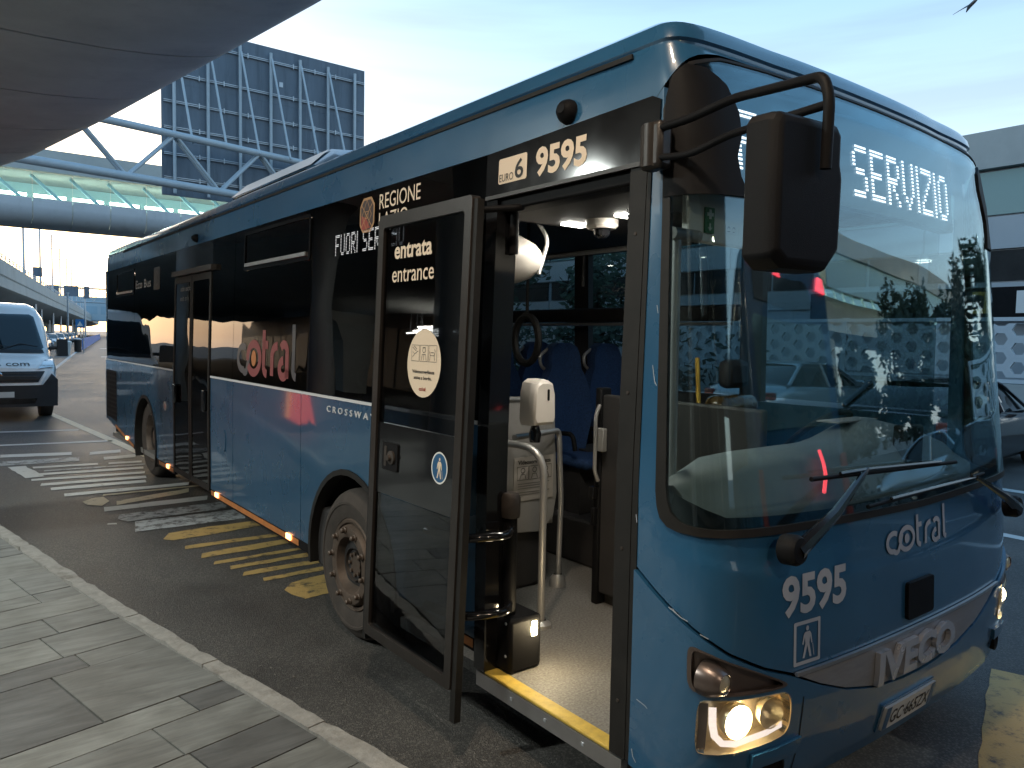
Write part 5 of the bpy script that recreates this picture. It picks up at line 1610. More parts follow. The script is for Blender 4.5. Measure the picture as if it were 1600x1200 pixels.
patch('backing', [[(0.03, 0.30), (SMAX - 0.03, 0.30), (SMAX - 0.03, 1.24), (0.03, 1.24)]], FM, m['interior_dark'], bus, off=-0.125, su=0.12, sv=0.3)
lettering('lettering', 'IVECO', 0.135, lambda u, v, o: FX(0.935 + u, 0.562 + v, o), m['badge_chrome'], gr, width=0.70, bold=0.055, off=0.030, thick=0.022, grid=0.06)

def strip_fn(fn, u0, v0): return lambda u, v, o: fn(u0 + u, v0 + v, o)
lettering('lettering', '9595', 0.145, lambda u, v, o: FX(0.335 + u, 0.955 + v, o), m['grey_vinyl'], bus, width=0.385, bold=0.045, off=0.0025, grid=0.05)
# cotral word mark
def word_mark():
    L = []
    L.append(arc(0.42, 0.5, 0.40, 55, 270, 16) + arc(0.62, 0.22, 0.2, 215, 300, 6) + [(0.84, 0.32), (0.98, 0.78)])
    L.append(arc(1.30, 0.52, 0.48, 190, -150, 30))
    L.append([(2.06, 1.45), (2.06, 0.30)] + arc(2.30, 0.30, 0.24, 180, 270, 6)); L.append([(2.04, 0.98), (2.36, 0.98)])
    L.append([(2.66, 0.02), (2.66, 0.62)] + arc(3.0, 0.62, 0.34, 180, 85, 8))
    L.append(arc(3.46, 0.80, 0.22, 150, 0, 8) + [(3.68, 0.8), (3.68, 0.0)]); L.append(arc(3.44, 0.28, 0.25, 90, 360, 14))
    L.append([(4.08, 1.62), (4.08, 0.25)] + arc(4.26, 0.25, 0.18, 180, 270, 5))
    return L
WM = word_mark()
def wm_scaled(w, h, sel=None): 
    sx, sy = w / 4.3, h / 1.62
    return [[(x * sx, y * sy) for x, y in ln] for i, ln in enumerate(WM) if sel is None or i in sel], sx, sy
ln, sx, sy = wm_scaled(0.56, 0.155)
strokes('logo', ln, 0.0215, lambda u, v, o: FX(1.03 + u, 1.075 + v, o), m['grey_vinyl'], bus, off=-0.001, extra=[[(1.30 * sx + 0.021 * math.cos(a * 0.35), 0.52 * sy + 0.021 * math.sin(a * 0.35)) for a in range(18)]])
# walking person with a cane, in a frame
def person_poly(k):
    head = [(0.5 + 0.075 * math.cos(a * 0.5), 0.90 + 0.075 * math.sin(a * 0.5)) for a in range(13)]
    body = [(0.38, 0.80), (0.62, 0.80), (0.70, 0.72), (0.76, 0.44), (0.70, 0.43), (0.64, 0.64), (0.60, 0.46), (0.72, 0.04), (0.62, 0.04), (0.50, 0.40), (0.36, 0.04), (0.26, 0.05), (0.40, 0.46), (0.37, 0.64), (0.30, 0.44), (0.24, 0.46), (0.31, 0.72)]
    cane = [(0.755, 0.42), (0.785, 0.42), (0.86, 0.05), (0.83, 0.05)]
    return [[(x * k[0] + k[2], y * k[1] + k[3]) for x, y in p] for p in (head, body, cane)]
PX0, PZ0 = 0.40, 0.755
bm = bmesh.new()
pw, ph = 0.155, 0.165
for lp in ([rrect(0, pw, 0, ph, 0.006), rrect(0.014, pw - 0.014, 0.014, ph - 0.014, 0.004)],):
    b2_ = flat2d(lp); wrap(b2_, lambda u, v, o: FX(PX0 + u, PZ0 + v, o), 0.0025); me = bpy.data.meshes.new('frame_tmp'); b2_.to_mesh(me); b2_.free(); bm.from_mesh(me); bpy.data.meshes.remove(me)
pic = link_bm('pictogram', bm, m['grey_vinyl'], bus)
for poly in person_poly((pw * 0.74, ph * 0.78, pw * 0.13, ph * 0.11)):
    patch('figure', [poly], lambda u, v, o: FX(PX0 + u, PZ0 + v, o), m['grey_vinyl'], pic, off=0.0026, su=0, sv=0)
# black square sensor and number plate
bm = flat2d([rrect(1.185, 1.425, 0.775, 0.935, 0.015)]); wrap(bm, FX, 0.016, 0.03); link_bm('sensor_cover', bm, m['black_satin'], bus, bevel=0.003)
np_ = patch('number_plate', [rrect(1.035, 1.485, 0.325, 0.435, 0.008)], FX, m['plate'], bus, off=0.034, thick=0.012, su=0.1, sv=0)
for a, b in ((1.038, 1.078), (1.442, 1.482)):
    patch('blue_band', [[(a, 0.328), (b, 0.328), (b, 0.432), (a, 0.432)]], FX, m['blue_sticker'], np_, off=0.0355, su=0, sv=0)
lettering('lettering', 'GC·665ZX', 0.066, lambda u, v, o: FX(1.088 + u, 0.346 + v, o), m['dark_print'], np_, width=0.345, bold=0.015, off=0.0358, grid=0.08)
patch('plate_holder', [rrect(1.02, 1.50, 0.315, 0.445, 0.01)], FX, m['paint'], bus, off=0.021, thick=0.02, su=0.1, sv=0)

# ---- headlights
def head_light(flip):
    f = (lambda s, z, o: FM(SMAX - s, z, o)) if flip else FM
    shell = patch('headlight', [HL], f, m['lens'], bus, off=0.026, thick=0.004, su=0.04, sv=0.05, ang=50)
    patch('reflector', [HL], f, m['reflector'], shell, off=-0.075, su=0.03, sv=0.03, ang=60)
    # inner wall
    bm = bmesh.new()
    A = [bm.verts.new(f(s, z, 0.02)) for s, z in HL]; B_ = [bm.verts.new(f(s, z, -0.076)) for s, z in HL]
    for i in range(len(HL)): bm.faces.new((A[i], A[(i + 1) % len(HL)], B_[(i + 1) % len(HL)], B_[i]))
    link_bm('bezel', bm, m['reflector'], shell, ang=50)
    # running light strip: down the outer side and along the bottom
    path = [(hl_out + 0.050, 0.66), (hl_out + 0.052, 0.60), (hl_out + 0.062, 0.555), (hl_out + 0.09, 0.527), (hl_out + 0.14, 0.522), (hl_in - 0.10, 0.541), (hl_in - 0.025, 0.557)]
    bm = bmesh.new(); ribbon(bm, path, 0.026)
    flat = [(v, v.co.x, v.co.y) for v in bm.verts]
    for v, u, q in flat: v.co = f(u, q, 0.008)
    link_bm('running_light', bm, m['drl'], shell)
    bm = bmesh.new(); 
    patch('outer_trim', [[(hl_out + 0.004, 0.50), (hl_out + 0.034, 0.50), (hl_out + 0.036, 0.672), (hl_out + 0.004, 0.668)]], f, m['fog_bezel'], shell, off=0.004, su=0.02, sv=0.06)
    bm.free()
    sb = hl_out + 0.145
    c = f(sb, 0.598, -0.028); c2 = f(sb, 0.598, 0.1)
    d = (c2 - c).normalized()
    d = (d + Vector((0, -0.8, 0))).normalized()
    turned('projector', [(0.062, 0.03), (0.066, 0.02), (0.06, -0.01), (0.035, -0.03), (0, -0.035)], c, d, m['reflector'], shell, 24)
    turned('bulb', [(0.0, 0.052), (0.02, 0.05), (0.036, 0.038), (0.043, 0.018), (0.043, 0.0)], c, d, m['bulb'], shell, 18)
    c = f(hl_in - 0.085, 0.612, -0.02)
    turned('high_beam', [(0.058, 0.03), (0.05, 0.0), (0.02, -0.03), (0, -0.032)], c, d, m['reflector'], shell, 24)
    ld = bpy.data.lights.new('headlamp_light', 'POINT'); ld.energy = 0.22; ld.shadow_soft_size = 0.02; ld.color = (1.0, 0.80, 0.50)
    lo = bpy.data.objects.new('headlamp_light', ld); COL.objects.link(lo); lo.location = f(sb + 0.07, 0.61, -0.005); lo.parent = bus; lo.matrix_parent_inverse = Matrix.Translation(bus.location).inverted()
    # fog / turn housing above
    fo = patch('indicator_housing', [FO], f, m['fog_bezel'], bus, off=-0.01, thick=0.01, su=0.04, sv=0.05, ang=50)
    patch('indicator_edge', [FO, [(s * 0.90 + 0.041, z * 0.90 + 0.0755) for s, z in FO][::-1]], f, m['fog_bezel'], fo, off=0.018, thick=0.02, su=0.05, sv=0)
    c = f(0.345, 0.757, 0.0)
    dd = (d + Vector((0.25 if not flip else -0.25, -0.3, 0))).normalized()
    turned('indicator', [(0.066, -0.03), (0.063, 0.0), (0.05, 0.032), (0.038, 0.055), (0.036, 0.056), (0.033, 0.052)], c, dd, m['fog_bezel'], fo, 24)
    turned('indicator_lens', [(0.034, 0.05), (0.02, 0.056), (0, 0.058)], c, dd, m['reflector'], fo, 20)
    sc_ = turned('tow_cap', [(0.05, -0.02), (0.052, 0.012), (0.04, 0.018), (0.034, 0.006), (0, 0.006)], f(0.62, 0.395, 0.012), d, m['black_satin'], bus, 20)
head_light(False)
head_light(True)
for flip in (False, True):
    f = (lambda s, z, o: FM(SMAX - s, z, o)) if flip else FM
    patch('bumper_step', [[(0.50, 0.42), (0.72, 0.43), (0.74, 0.49), (0.50, 0.475)]], f, m['paint'], bus, off=0.03, thick=0.03, su=0.05, sv=0.03)
patch('panel_gap', [[(0.735, 0.28), (0.742, 0.28), (0.752, 0.64), (0.745, 0.64)]], FM, m['black_rubber'], bus, off=0.0152, su=0, sv=0.05)

# ---- windscreen, black surround, display
def ws_loop(d=0.0):
    e = d * 1.7
    h = [(SMAX / 2, 1.244 + d), (0.75, 1.258 + d), (0.30 + d, 1.262 + d), (0.215 + e * 0.9, 1.268 + d), (0.175 + e, 1.278 + d), (0.142 + e, 1.305 + d), (0.128 + e, 1.345 + d), (0.122 + e, 1.40 + d), (0.12 + e, 2.30), (0.12 + e, 2.79 - d), (0.20 + d, 2.885 - d * 0.5), (0.32 + d * 0.5, 2.955 - d * 0.4), (0.5, 2.998 - d * 0.4), (0.8, 3.014 - d * 0.4), (SMAX / 2, 3.020 - d * 0.4)]
    return h[::-1] + [(SMAX - s, z) for s, z in h[1:-1]] if False else [(s, z) for s, z in h] + [(SMAX - s, z) for s, z in h[-2:0:-1]]
ws = patch('windscreen', [ws_loop()], FM, m['windscreen'], bus, off=0.002, thick=0.006, su=0.06, sv=0.10, ang=60)
patch('windscreen_seal', [ws_loop(), ws_loop(0.028)[::-1]], FM, m['black_rubber'], ws, off=0.006, thick=0.02, su=0.06, sv=0.2, ang=60)
patch('lower_frit', [[(0.15, 1.26), (SMAX - 0.15, 1.25), (SMAX - 0.19, 1.33), (SMAX / 2, 1.315), (0.9, 1.315), (0.40, 1.33), (0.20, 1.40)]], FM, m['screen_black'], ws, off=-0.008, su=0.08, sv=0.1)
for fl in (False, True):
    cov = [(0.130, 2.47), (0.128, 2.72), (0.15, 2.83), (0.20, 2.905), (0.30, 2.945), (0.40, 2.94), (0.49, 2.885), (0.535, 2.79), (0.53, 2.70), (0.50, 2.62), (0.51, 2.55), (0.545, 2.475)]
    patch('pillar_cover', [mir(cov) if fl else cov], FM, m['black_satin'], bus, off=0.011, thick=0.01, su=0.05, sv=0.08, ang=50)
def DISP(x, z, o): return Vector((x, 1.78 + (abs(x - 1.3) / 1.3) ** 2 * 0.06 + 0.12 * (z - 2.4) - o, z))
dp = patch('destination_display', [rrect(0.30, 2.38, 2.565, 2.985, 0.03)], DISP, m['screen_black'], bus, off=0.0, thick=0.06, su=0.1, sv=0.2)
dot_text('display_text', 'FUORI SERVIZIO', 0.245, lambda u, v, o: DISP(0.42 + u, 2.625 + v, o), m['led_dot'], dp, 1.90, rows=2, off=0.004)['kind'] = 'stuff'
box('header_back', 0.1, 2.5, 1.92, 2.02, 2.62, 3.0, m['interior_dark'], bus)

# wipers
def wiper(pivot, elbow, b0, b1):
    w = turned('wiper', [(0.055, 0.0), (0.055, 0.05), (0.045, 0.065), (0, 0.07)], pivot, (0, -1, 0.1), m['black_satin'], bus, 18)
    bm = bmesh.new()
    pv = Vector(pivot) + Vector((0, -0.05, 0))
    el = Vector(elbow)
    mid = pv.lerp(el, 0.45) + Vector((0, -0.02, 0))
    tube(bm, [pv, mid, el], [0.030, 0.020, 0.010], 8)
    link_bm('arm', bm, m['black_gloss'], w)
    pipe('blade', [Vector(b0), Vector(b0).lerp(Vector(b1), 0.5) + Vector((0, -0.006, 0)), Vector(b1)], 0.009, m['black_satin'], w, n=8)
    pipe('blade_spine', [Vector(b0).lerp(Vector(b1), 0.15) + Vector((0, -0.012, 0.012)), el, Vector(b0).lerp(Vector(b1), 0.85) + Vector((0, -0.012, 0.012))], 0.007, m['black_gloss'], w, n=6)
wiper((0.31, 1.50, 1.215), (0.80, 1.462, 1.463), (0.44, 1.485, 1.455), (1.58, 1.452, 1.425))
wiper((2.27, 1.475, 1.135), (1.80, 1.445, 1.335), (0.80, 1.452, 1.315), (1.90, 1.452, 1.34))

# ---- door: posts, header, opening, the open leaf
patch('door_post', [[(1.952, 0.33), (2.035, 0.33), (2.035, 2.60), (1.952, 2.60)]], SM, m['black_rubber'], bus, off=0.006, thick=0.10, su=0.05, sv=0.3)
patch('door_post', [[(-0.002, 0.33), (0.03, 0.33), (0.03, 2.60), (-0.002, 2.60)]], FM, m['black_rubber'], bus, off=0.004, thick=0.05, su=0.02, sv=0.3)
patch('door_post', [[(2.885, 0.33), (2.972, 0.33), (2.972, 2.60), (2.885, 2.60)]], SM, m['black_gloss'], bus, off=0.004, thick=0.12, su=0.05, sv=0.3)
hd = patch('door_header', [[(1.90, 2.605), (2.975, 2.605), (2.975, 2.818), (1.94, 2.85), (1.90, 2.83)]], SM, m['black_gloss'], bus, off=0.008, thick=0.03, su=0.2, sv=0.1)
patch('header_trim', [[(1.96, 2.60), (2.97, 2.60), (2.97, 2.617), (1.96, 2.617)]], SM, m['bronze'], hd, off=0.016, thick=0.02, su=0.3, sv=0)
box('door_gear_cover', 0.05, 0.16, 2.04, 2.97, 2.545, 2.605, m['black_satin'], bus, bevel=0.01)
def SR(y0, z0): return lambda u, v, o: SM(y0 - u, z0 + v, o)
ep = patch('euro_sticker', [rrect(2.667, 2.877, 2.662, 2.778, 0.012)], SM, m['cream_vinyl'], hd, off=0.010, su=0, sv=0)
lettering('lettering', '9595', 0.118, SR(2.605, 2.664), m['cream_vinyl'], hd, width=0.325, bold=0.05, off=0.010)
lettering('euro_lettering', 'EURO', 0.036, SR(2.868, 2.672), m['dark_print'], hd, width=0.105, off=0.0115)
lettering('euro_digit', '6', 0.088, SR(2.752, 2.674), m['dark_print'], hd, width=0.062, bold=0.02, off=0.0115)

XL = -0.235
def LF(y, z, o): return Vector((XL + 0.026 * (z - 0.4) - o, y - 0.02 * (z - 0.4), z))
Y0, Y1, Z0_, Z1_ = 2.80, 3.655, 0.34, 2.575
fr_o = rrect(Y0, Y1, Z0_, Z1_, 0.02); fr_i = rrect(Y0 + 0.055, Y1 - 0.05, Z0_ + 0.055, Z1_ - 0.065, 0.02)
leaf = patch('entrance_door', [fr_o, fr_i[::-1]], LF, m['bronze'], bus, off=0.022, thick=0.048, su=0, sv=0)
leaf.modifiers.new('bevel', 'BEVEL').width = 0.012
leaf.modifiers['bevel'].segments = 3; leaf.modifiers['bevel'].limit_method = 'ANGLE'; leaf.modifiers['bevel'].angle_limit = R(50)
patch('pane', [[(Y0 + 0.05, 1.50), (Y1 - 0.045, 1.50), (Y1 - 0.045, Z1_ - 0.06), (Y0 + 0.05, Z1_ - 0.06)]], LF, m['win_door'], leaf, off=0.006, thick=0.008, su=0.15, sv=0.2)
patch('pane', [[(Y0 + 0.05, Z0_ + 0.05), (Y1 - 0.045, Z0_ + 0.05), (Y1 - 0.045, 1.12), (Y0 + 0.05, 1.12)]], LF, m['win_door'], leaf, off=0.006, thick=0.008, su=0.15, sv=0.2)
patch('middle_panel', [[(Y0 + 0.05, 1.125), (Y1 - 0.045, 1.125), (Y1 - 0.045, 1.495), (Y0 + 0.05, 1.495)]], LF, m['black_gloss'], leaf, off=0.008, thick=0.02, su=0.2, sv=0)
patch('edge_seal', [[(Y0 - 0.035, 0.2), (Y0 + 0.004, 0.2), (Y0 + 0.004, Z1_ - 0.02), (Y0 - 0.03, Z1_ - 0.02)]], LF, m['black_rubber'], leaf, off=0.012, thick=0.035, su=0, sv=0.4)
patch('edge_seal', [[(Y1 - 0.004, 0.3), (Y1 + 0.03, 0.3), (Y1 + 0.025, Z1_ - 0.02), (Y1 - 0.004, Z1_ - 0.02)]], LF, m['black_rubber'], leaf, off=0.012, thick=0.035, su=0, sv=0.4)
def LR(y0, z0): return lambda u, v, o: LF(y0 - u, z0 + v, o)
lettering('lettering', 'entrata', 0.088, LR(3.50, 2.345), m['cream_vinyl'], leaf, width=0.365, bold=0.035, off=0.010)
lettering('lettering', 'entrance', 0.088, LR(3.515, 2.225), m['cream_vinyl'], leaf, width=0.405, bold=0.008, off=0.010)
patch('round_sticker', [circle2(3.17, 1.82, 0.155, 0.165, 36)], LF, m['cream_vinyl'], leaf, off=0.0085, su=0, sv=0)
for k in range(3):
    y = 3.285 - k * 0.08
    box3 = [[(0, 0), (0.072, 0), (0.072, 0.078), (0, 0.078), (0, 0)]]
    if k == 0: box3 += [[(0.008, 0.068), (0.04, 0.05), (0.05, 0.058), (0.02, 0.074)], [(0.03, 0.035), (0.062, 0.05)], [(0.01, 0.02), (0.03, 0.035), (0.01, 0.045)]]
    if k == 1: box3 += [arc(0.036, 0.055, 0.013, 0, 360, 12), [(0.022, 0.066), (0.052, 0.066)], [(0.014, 0.004), (0.02, 0.034), (0.052, 0.034), (0.058, 0.004)], [(0.036, 0.034), (0.036, 0.006)]]
    if k == 2: box3 += [[(0.01, 0.006), (0.014, 0.03), (0.05, 0.03), (0.054, 0.006)], [(0.014, 0.03), (0.008, 0.05)], [(0.05, 0.03), (0.058, 0.052), (0.05, 0.06)], [(0.02, 0.044), (0.046, 0.044)]]
    strokes('pictogram', box3, 0.0026, LR(y, 1.83), m['dark_print'], leaf, off=0.0100)
lettering('lettering', 'Videosorveglianza', 0.017, LR(3.272, 1.772), m['dark_print'], leaf, width=0.205, bold=0.03, off=0.0100)
lettering('lettering', 'attiva a bordo.', 0.017, LR(3.255, 1.742), m['dark_print'], leaf, width=0.165, bold=0.03, off=0.0100)
ln, sx, sy = wm_scaled(0.06, 0.018)
strokes('logo', ln, 0.0035, LR(3.20, 1.688), m['crest_red'], leaf, off=0.0100)
ps_ = patch('blue_sticker', [circle2(2.985, 1.338, 0.066, 0.072, 30)], LF, m['blue_sticker'], leaf, off=0.010, su=0, sv=0)
patch('sticker_ring', [circle2(2.985, 1.338, 0.070, 0.076, 30), circle2(2.985, 1.338, 0.062, 0.068, 30)[::-1]], LF, m['white_vinyl'], leaf, off=0.0105, su=0, sv=0)
for poly in person_poly((0.085, 0.105, 0, 0)):
    patch('figure', [poly], LR(3.027, 1.284), m['cream_vinyl'], leaf, off=0.0110, su=0, sv=0)
hr = patch('handle_recess', [rrect(3.375, 3.535, 1.255, 1.40, 0.012)], LF, m['black_satin'], leaf, off=0.016, thick=0.01, su=0, sv=0)
turned('handle', [(0.035, 0), (0.035, 0.012), (0.018, 0.016), (0.014, 0.03), (0, 0.03)], LF(3.43, 1.327, 0.014), (-1, 0, 0), m['rim_dark'], leaf, 20)
patch('handle_slot', [rrect(3.485, 3.51, 1.275, 1.38, 0.008)], LF, m['rim_dark'], leaf, off=0.019, thick=0.006, su=0, sv=0)
# door gear: lower arms, shaft, box with step lamp, top arm
sh = pipe('door_shaft', [(0.13, 2.87, 0.55), (0.13, 2.87, 1.10)], 0.034, m['black_satin'], bus, n=14)
turned('collar', [(0.045, 0), (0.048, 0.02), (0.048, 0.10), (0.036, 0.12), (0, 0.12)], (0.13, 2.87, 1.08), (0, 0, 1), m['rim_dark'], sh, 16)
for z in (1.03, 0.66):
    pipe('door_arm', [(0.13, 2.87, z), (0.05, 2.78, z - 0.01), (-0.16, 2.86, z - 0.015), (XL + 0.03, 3.10, z - 0.015)], 0.022, m['black_gloss'], bus, rad=0.08, n=10)
bxm = bmesh.new(); bx(bxm, 0.07, 0.27, 2.78, 2.985, 0.335, 0.60)
gb_ = link_bm('door_gear_box', bxm, m['black_satin'], bus, bevel=0.02)
turned('step_lamp', [(0.0, 0.012), (0.014, 0.012), (0.022, 0.004), (0.024, 0)], (0.215, 2.778, 0.535), (0.15, -1, 0), m['step_lamp'], gb_, 16)
box('step_lamp', 0.198, 0.232, 2.768, 2.779, 0.50, 0.575, m['step_lamp'], gb_, bevel=0.006)
pipe('door_arm', [(0.12, 2.86, 2.56), (0.06, 2.72, 2.545), (-0.12, 2.9, 2.53), (-0.17, 3.1, 2.525)], 0.016, m['black_satin'], bus, rad=0.05)
pipe('door_shaft', [(0.12, 2.87, 2.35), (0.12, 2.87, 2.6)], 0.024, m['black_satin'], bus)
# exit door (two dark glazed leaves)
for y0, y1 in ((7.362, 8.005), (8.018, 8.672)):
    o_, i_ = rrect(y0, y1, 0.445, 2.525, 0.02), rrect(y0 + 0.045, y1 - 0.045, 0.50, 2.46, 0.03)
    xd = patch('exit_door', [o_, i_[::-1]], SM, m['black_rubber'], bus, off=0.012, thick=0.03, su=0, sv=0.3)
    patch('pane', [rrect(y0 + 0.04, y1 - 0.04, 0.495, 2.465, 0.03)], SM, m['win_exit'], xd, off=0.006, thick=0.006, su=0.15, sv=0.2)
    yc = y0 + 0.10 if y0 < 7.5 else y1 - 0.14
    prism('handle', rrect(yc - 0.045, yc + 0.045, 1.20, 1.40, 0.02), lambda u, v, w: Vector((-0.012 - w, u, v)), 0.03, m['black_gloss'], xd, bevel=0.008)
    if y0 > 7.6:
        lettering('lettering', 'solo uscita', 0.055, SR(8.44, 2.375), m['faint_grey_print'], xd, width=0.40, bold=0.02, off=0.010)
        lettering('lettering', 'exit only', 0.055, SR(8.44, 2.275), m['faint_grey_print'], xd, width=0.33, off=0.010)
patch('door_rail', [[(7.24, 2.535), (8.66, 2.535), (8.66, 2.585), (7.24, 2.585)]], SM, m['bronze'], bus, off=0.05, thick=0.06, su=0.4, sv=0)
patch('exit_header', [[(7.35, 2.53), (8.69, 2.53), (8.69, 2.82), (7.35, 2.82)]], SM, m['black_gloss'], bus, off=0.002, thick=0.02, su=0.3, sv=0)
patch('flap', [circle2(6.92, 0.98, 0.04, 0.10, 20)], SM, m['paint_lower'], bus, off=0.006, thick=0.01, su=0, sv=0)
turned('filler_cap', [(0.05, 0), (0.05, 0.008), (0.03, 0.012), (0, 0.012)], SM(9.05, 1.12, 0), (-1, 0, 0), m['alu'], bus, 20)

# side lettering
lettering('lettering', 'REGIONE', 0.092, SR(4.06, 2.695), m['cream_vinyl'], bus, width=0.47, off=0.0065, bold=0.004)
lettering('lettering', 'LAZIO', 0.092, SR(4.06, 2.585), m['cream_vinyl'], bus, width=0.34, off=0.0065, bold=0.004)
def octo(cy, cz, ry, rz): return [(cy - ry * 0.55, cz - rz), (cy + ry * 0.55, cz - rz), (cy + ry, cz - rz * 0.55), (cy + ry, cz + rz * 0.55), (cy + ry * 0.55, cz + rz), (cy - ry * 0.55, cz + rz), (cy - ry, cz + rz * 0.55), (cy - ry, cz - rz * 0.55)]
cr = patch('crest', [octo(4.215, 2.68, 0.095, 0.105)], SM, m['gold'], bus, off=0.0065, su=0, sv=0)
patch('crest_field', [octo(4.215, 2.68, 0.080, 0.090)], SM, m['crest_dark'], cr, off=0.0075, su=0, sv=0)
patch('crest_field', [[(4.285, 2.60), (4.285, 2.68), (4.22, 2.66), (4.17, 2.60), (4.25, 2.592)]], SM, m['crest_red'], cr, off=0.0085, su=0, sv=0)
strokes('crest_lines', [[(4.28, 2.74), (4.15, 2.61)], [(4.15, 2.74), (4.28, 2.61)], [(4.215, 2.77), (4.155, 2.68), (4.215, 2.59), (4.275, 2.68), (4.215, 2.77)], [(4.235, 2.70), (4.195, 2.70), (4.195, 2.66), (4.235, 2.66), (4.235, 2.70)]], 0.006, SM, m['gold'], cr, off=0.0095)
dot_text('display_text', 'FUORI SERVIZIO', 0.135, lambda u, v, o: SM(4.655 - u, 2.465 + v, o), m['led_dim'], bus, 0.90, rows=2, off=0.0065)['kind'] = 'stuff'
lettering('lettering', 'CROSSWAY', 0.042, SR(4.72, 1.44), m['trim_white'], bus, width=0.68, off=0.004, thick=0.004, bold=0.01, spacing=1.6)
lettering('lettering', 'Eco Bus', 0.105, SR(10.62, 2.49), m['faint_grey_print'], bus, width=0.82, off=0.0065, bold=0.02)
patch('leaf_plate', [rrect(9.36, 9.66, 2.44, 2.70, 0.02)], SM, m['screen_black'], bus, off=0.006, su=0, sv=0)
strokes('leaf_logo', [arc(9.51, 2.57, 0.08, 0, 300, 16), [(9.57, 2.52), (9.47, 2.63)]], 0.015, SM, m['faint_grey_print'], bus, off=0.0075)
# large word mark on the glass (wide brush letters)
WY0, WW, WH = 7.0, 1.75, 0.50
fnw = SR(6.55, 1.62)
ln, sx, sy = wm_scaled(1.30, 0.40)
strokes('logo', [ln[0], ln[-1]], 0.06, fnw, m['grey_film'], bus, off=0.0065)
strokes('logo', ln[1:-1], 0.066, fnw, m['pink_film'], bus, off=0.0067, extra=[])
patch('logo_dot', [circle2(6.55 - 1.30 * sx, 1.62 + 0.52 * sy, 0.055, 0.065, 24)], SM, m['orange_film'], bus, off=0.007, su=0, sv=0)

# ---- mirror on its double arm
mr = pipe('mirror_bracket', [(-0.03, 1.88, 2.57), (-0.03, 1.88, 2.72)], 0.034, m['bronze'], bus, n=12)
bm = bmesh.new(); bx(bm, -0.05, 0.02, 1.82, 1.925, 2.56, 2.73); link_bm('bracket_plate', bm, m['bronze'], mr, bevel=0.018)
MT = Vector((-0.155, 1.15, 2.655))
pipe('arm', [(-0.03, 1.85, 2.70), (-0.045, 1.70, 2.70), (-0.075, 1.50, 2.715), (-0.24, 1.10, 2.645), (-0.255, 1.072, 2.58), (-0.255, 1.075, 2.40)], 0.0145, m['black_satin'], mr, rad=0.05, n=12)
pipe('arm', [(-0.03, 1.86, 2.60), (-0.06, 1.68, 2.575), (-0.09, 1.50, 2.60), (-0.252, 1.078, 2.565)], 0.012, m['black_satin'], mr, rad=0.06, n=10)
mh = bmesh.new()
def MH(u, v, w):  # u across, v up, w depth towards the rear
    ang = R(-6)
    u *= 0.84
    return Vector((-0.285 + u * math.cos(ang), 1.10 + w * 0.62 + u * math.sin(ang), 2.338 + v * 0.97))
out_ = [(-0.15, -0.175), (-0.10, -0.205), (0.115, -0.205), (0.172, -0.15), (0.178, 0.06), (0.165, 0.10), (0.165, 0.185), (0.145, 0.205), (-0.13, 0.205), (-0.15, 0.18)]
rws = []
for w, k in ((0.0, 0.90), (0.03, 0.985), (0.06, 1.0), (0.15, 1.0), (0.165, 0.97)):
    rws.append([mh.verts.new(MH(u * k, v * k, w)) for u, v in out_])
for r0, r1 in zip(rws[:-1], rws[1:]):
    for q in range(len(out_)): mh.faces.new((r0[q], r1[q], r1[(q + 1) % len(out_)], r0[(q + 1) % len(out_)]))
mh.faces.new(rws[0]); mh.faces.new(rws[-1][::-1])
hs = link_bm('mirror_head', mh, m['black_satin'], mr, ang=30, bevel=0.012, seg=3)
mh = bmesh.new(); mh.faces.new([mh.verts.new(MH(u * 0.88, v * 0.9, 0.168)) for u, v in out_]); link_bm('mirror_glass', mh, m['chrome'], mr, smooth=False)

# ---- interior
box('floor', 0.03, 2.55, 1.97, 3.76, 0.27, 0.33, m['floor_vinyl'], bus)
box('aisle_floor', 1.12, 2.55, 3.76, 12.4, 0.27, 0.33, m['floor_vinyl'], bus)
box('step_edge', 0.0, 0.075, 2.04, 2.885, 0.322, 0.336, m['yellow_edge'], bus, bevel=0.004)
box('sill', -0.004, 0.04, 1.97, 2.95, 0.25, 0.321, m['alu'], bus)
box('floor', 0.05, 1.12, 4.98, 12.4, 0.40, 0.46, m['floor_vinyl'], bus)
box('wheel_box', 0.05, 1.13, 3.74, 5.0, 0.33, 0.76, m['interior_dark'], bus, bevel=0.03)
box('wheel_box_trim', 0.05, 1.15, 3.73, 3.77, 0.735, 0.775, m['rail'], bus)
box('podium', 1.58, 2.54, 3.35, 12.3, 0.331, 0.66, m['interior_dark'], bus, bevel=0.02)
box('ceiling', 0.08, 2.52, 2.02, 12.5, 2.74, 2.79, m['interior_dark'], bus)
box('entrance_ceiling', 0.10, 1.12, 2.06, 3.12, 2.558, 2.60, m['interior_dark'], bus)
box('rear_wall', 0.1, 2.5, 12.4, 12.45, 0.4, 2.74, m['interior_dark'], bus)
for x0, x1 in ((2.44, 2.54),):
    box('window_rail', x0, x1, 3.3, 12.2, 2.10, 2.22, m['interior_dark'], bus, bevel=0.02)
    pipe('handrail', [(2.42, 3.3, 2.08), (2.42, 12.0, 2.08)], 0.014, m['rail'], bus)
box('wall_lining', 2.52, 2.56, 3.3, 12.4, 0.33, 1.56, m['interior_dark'], bus)
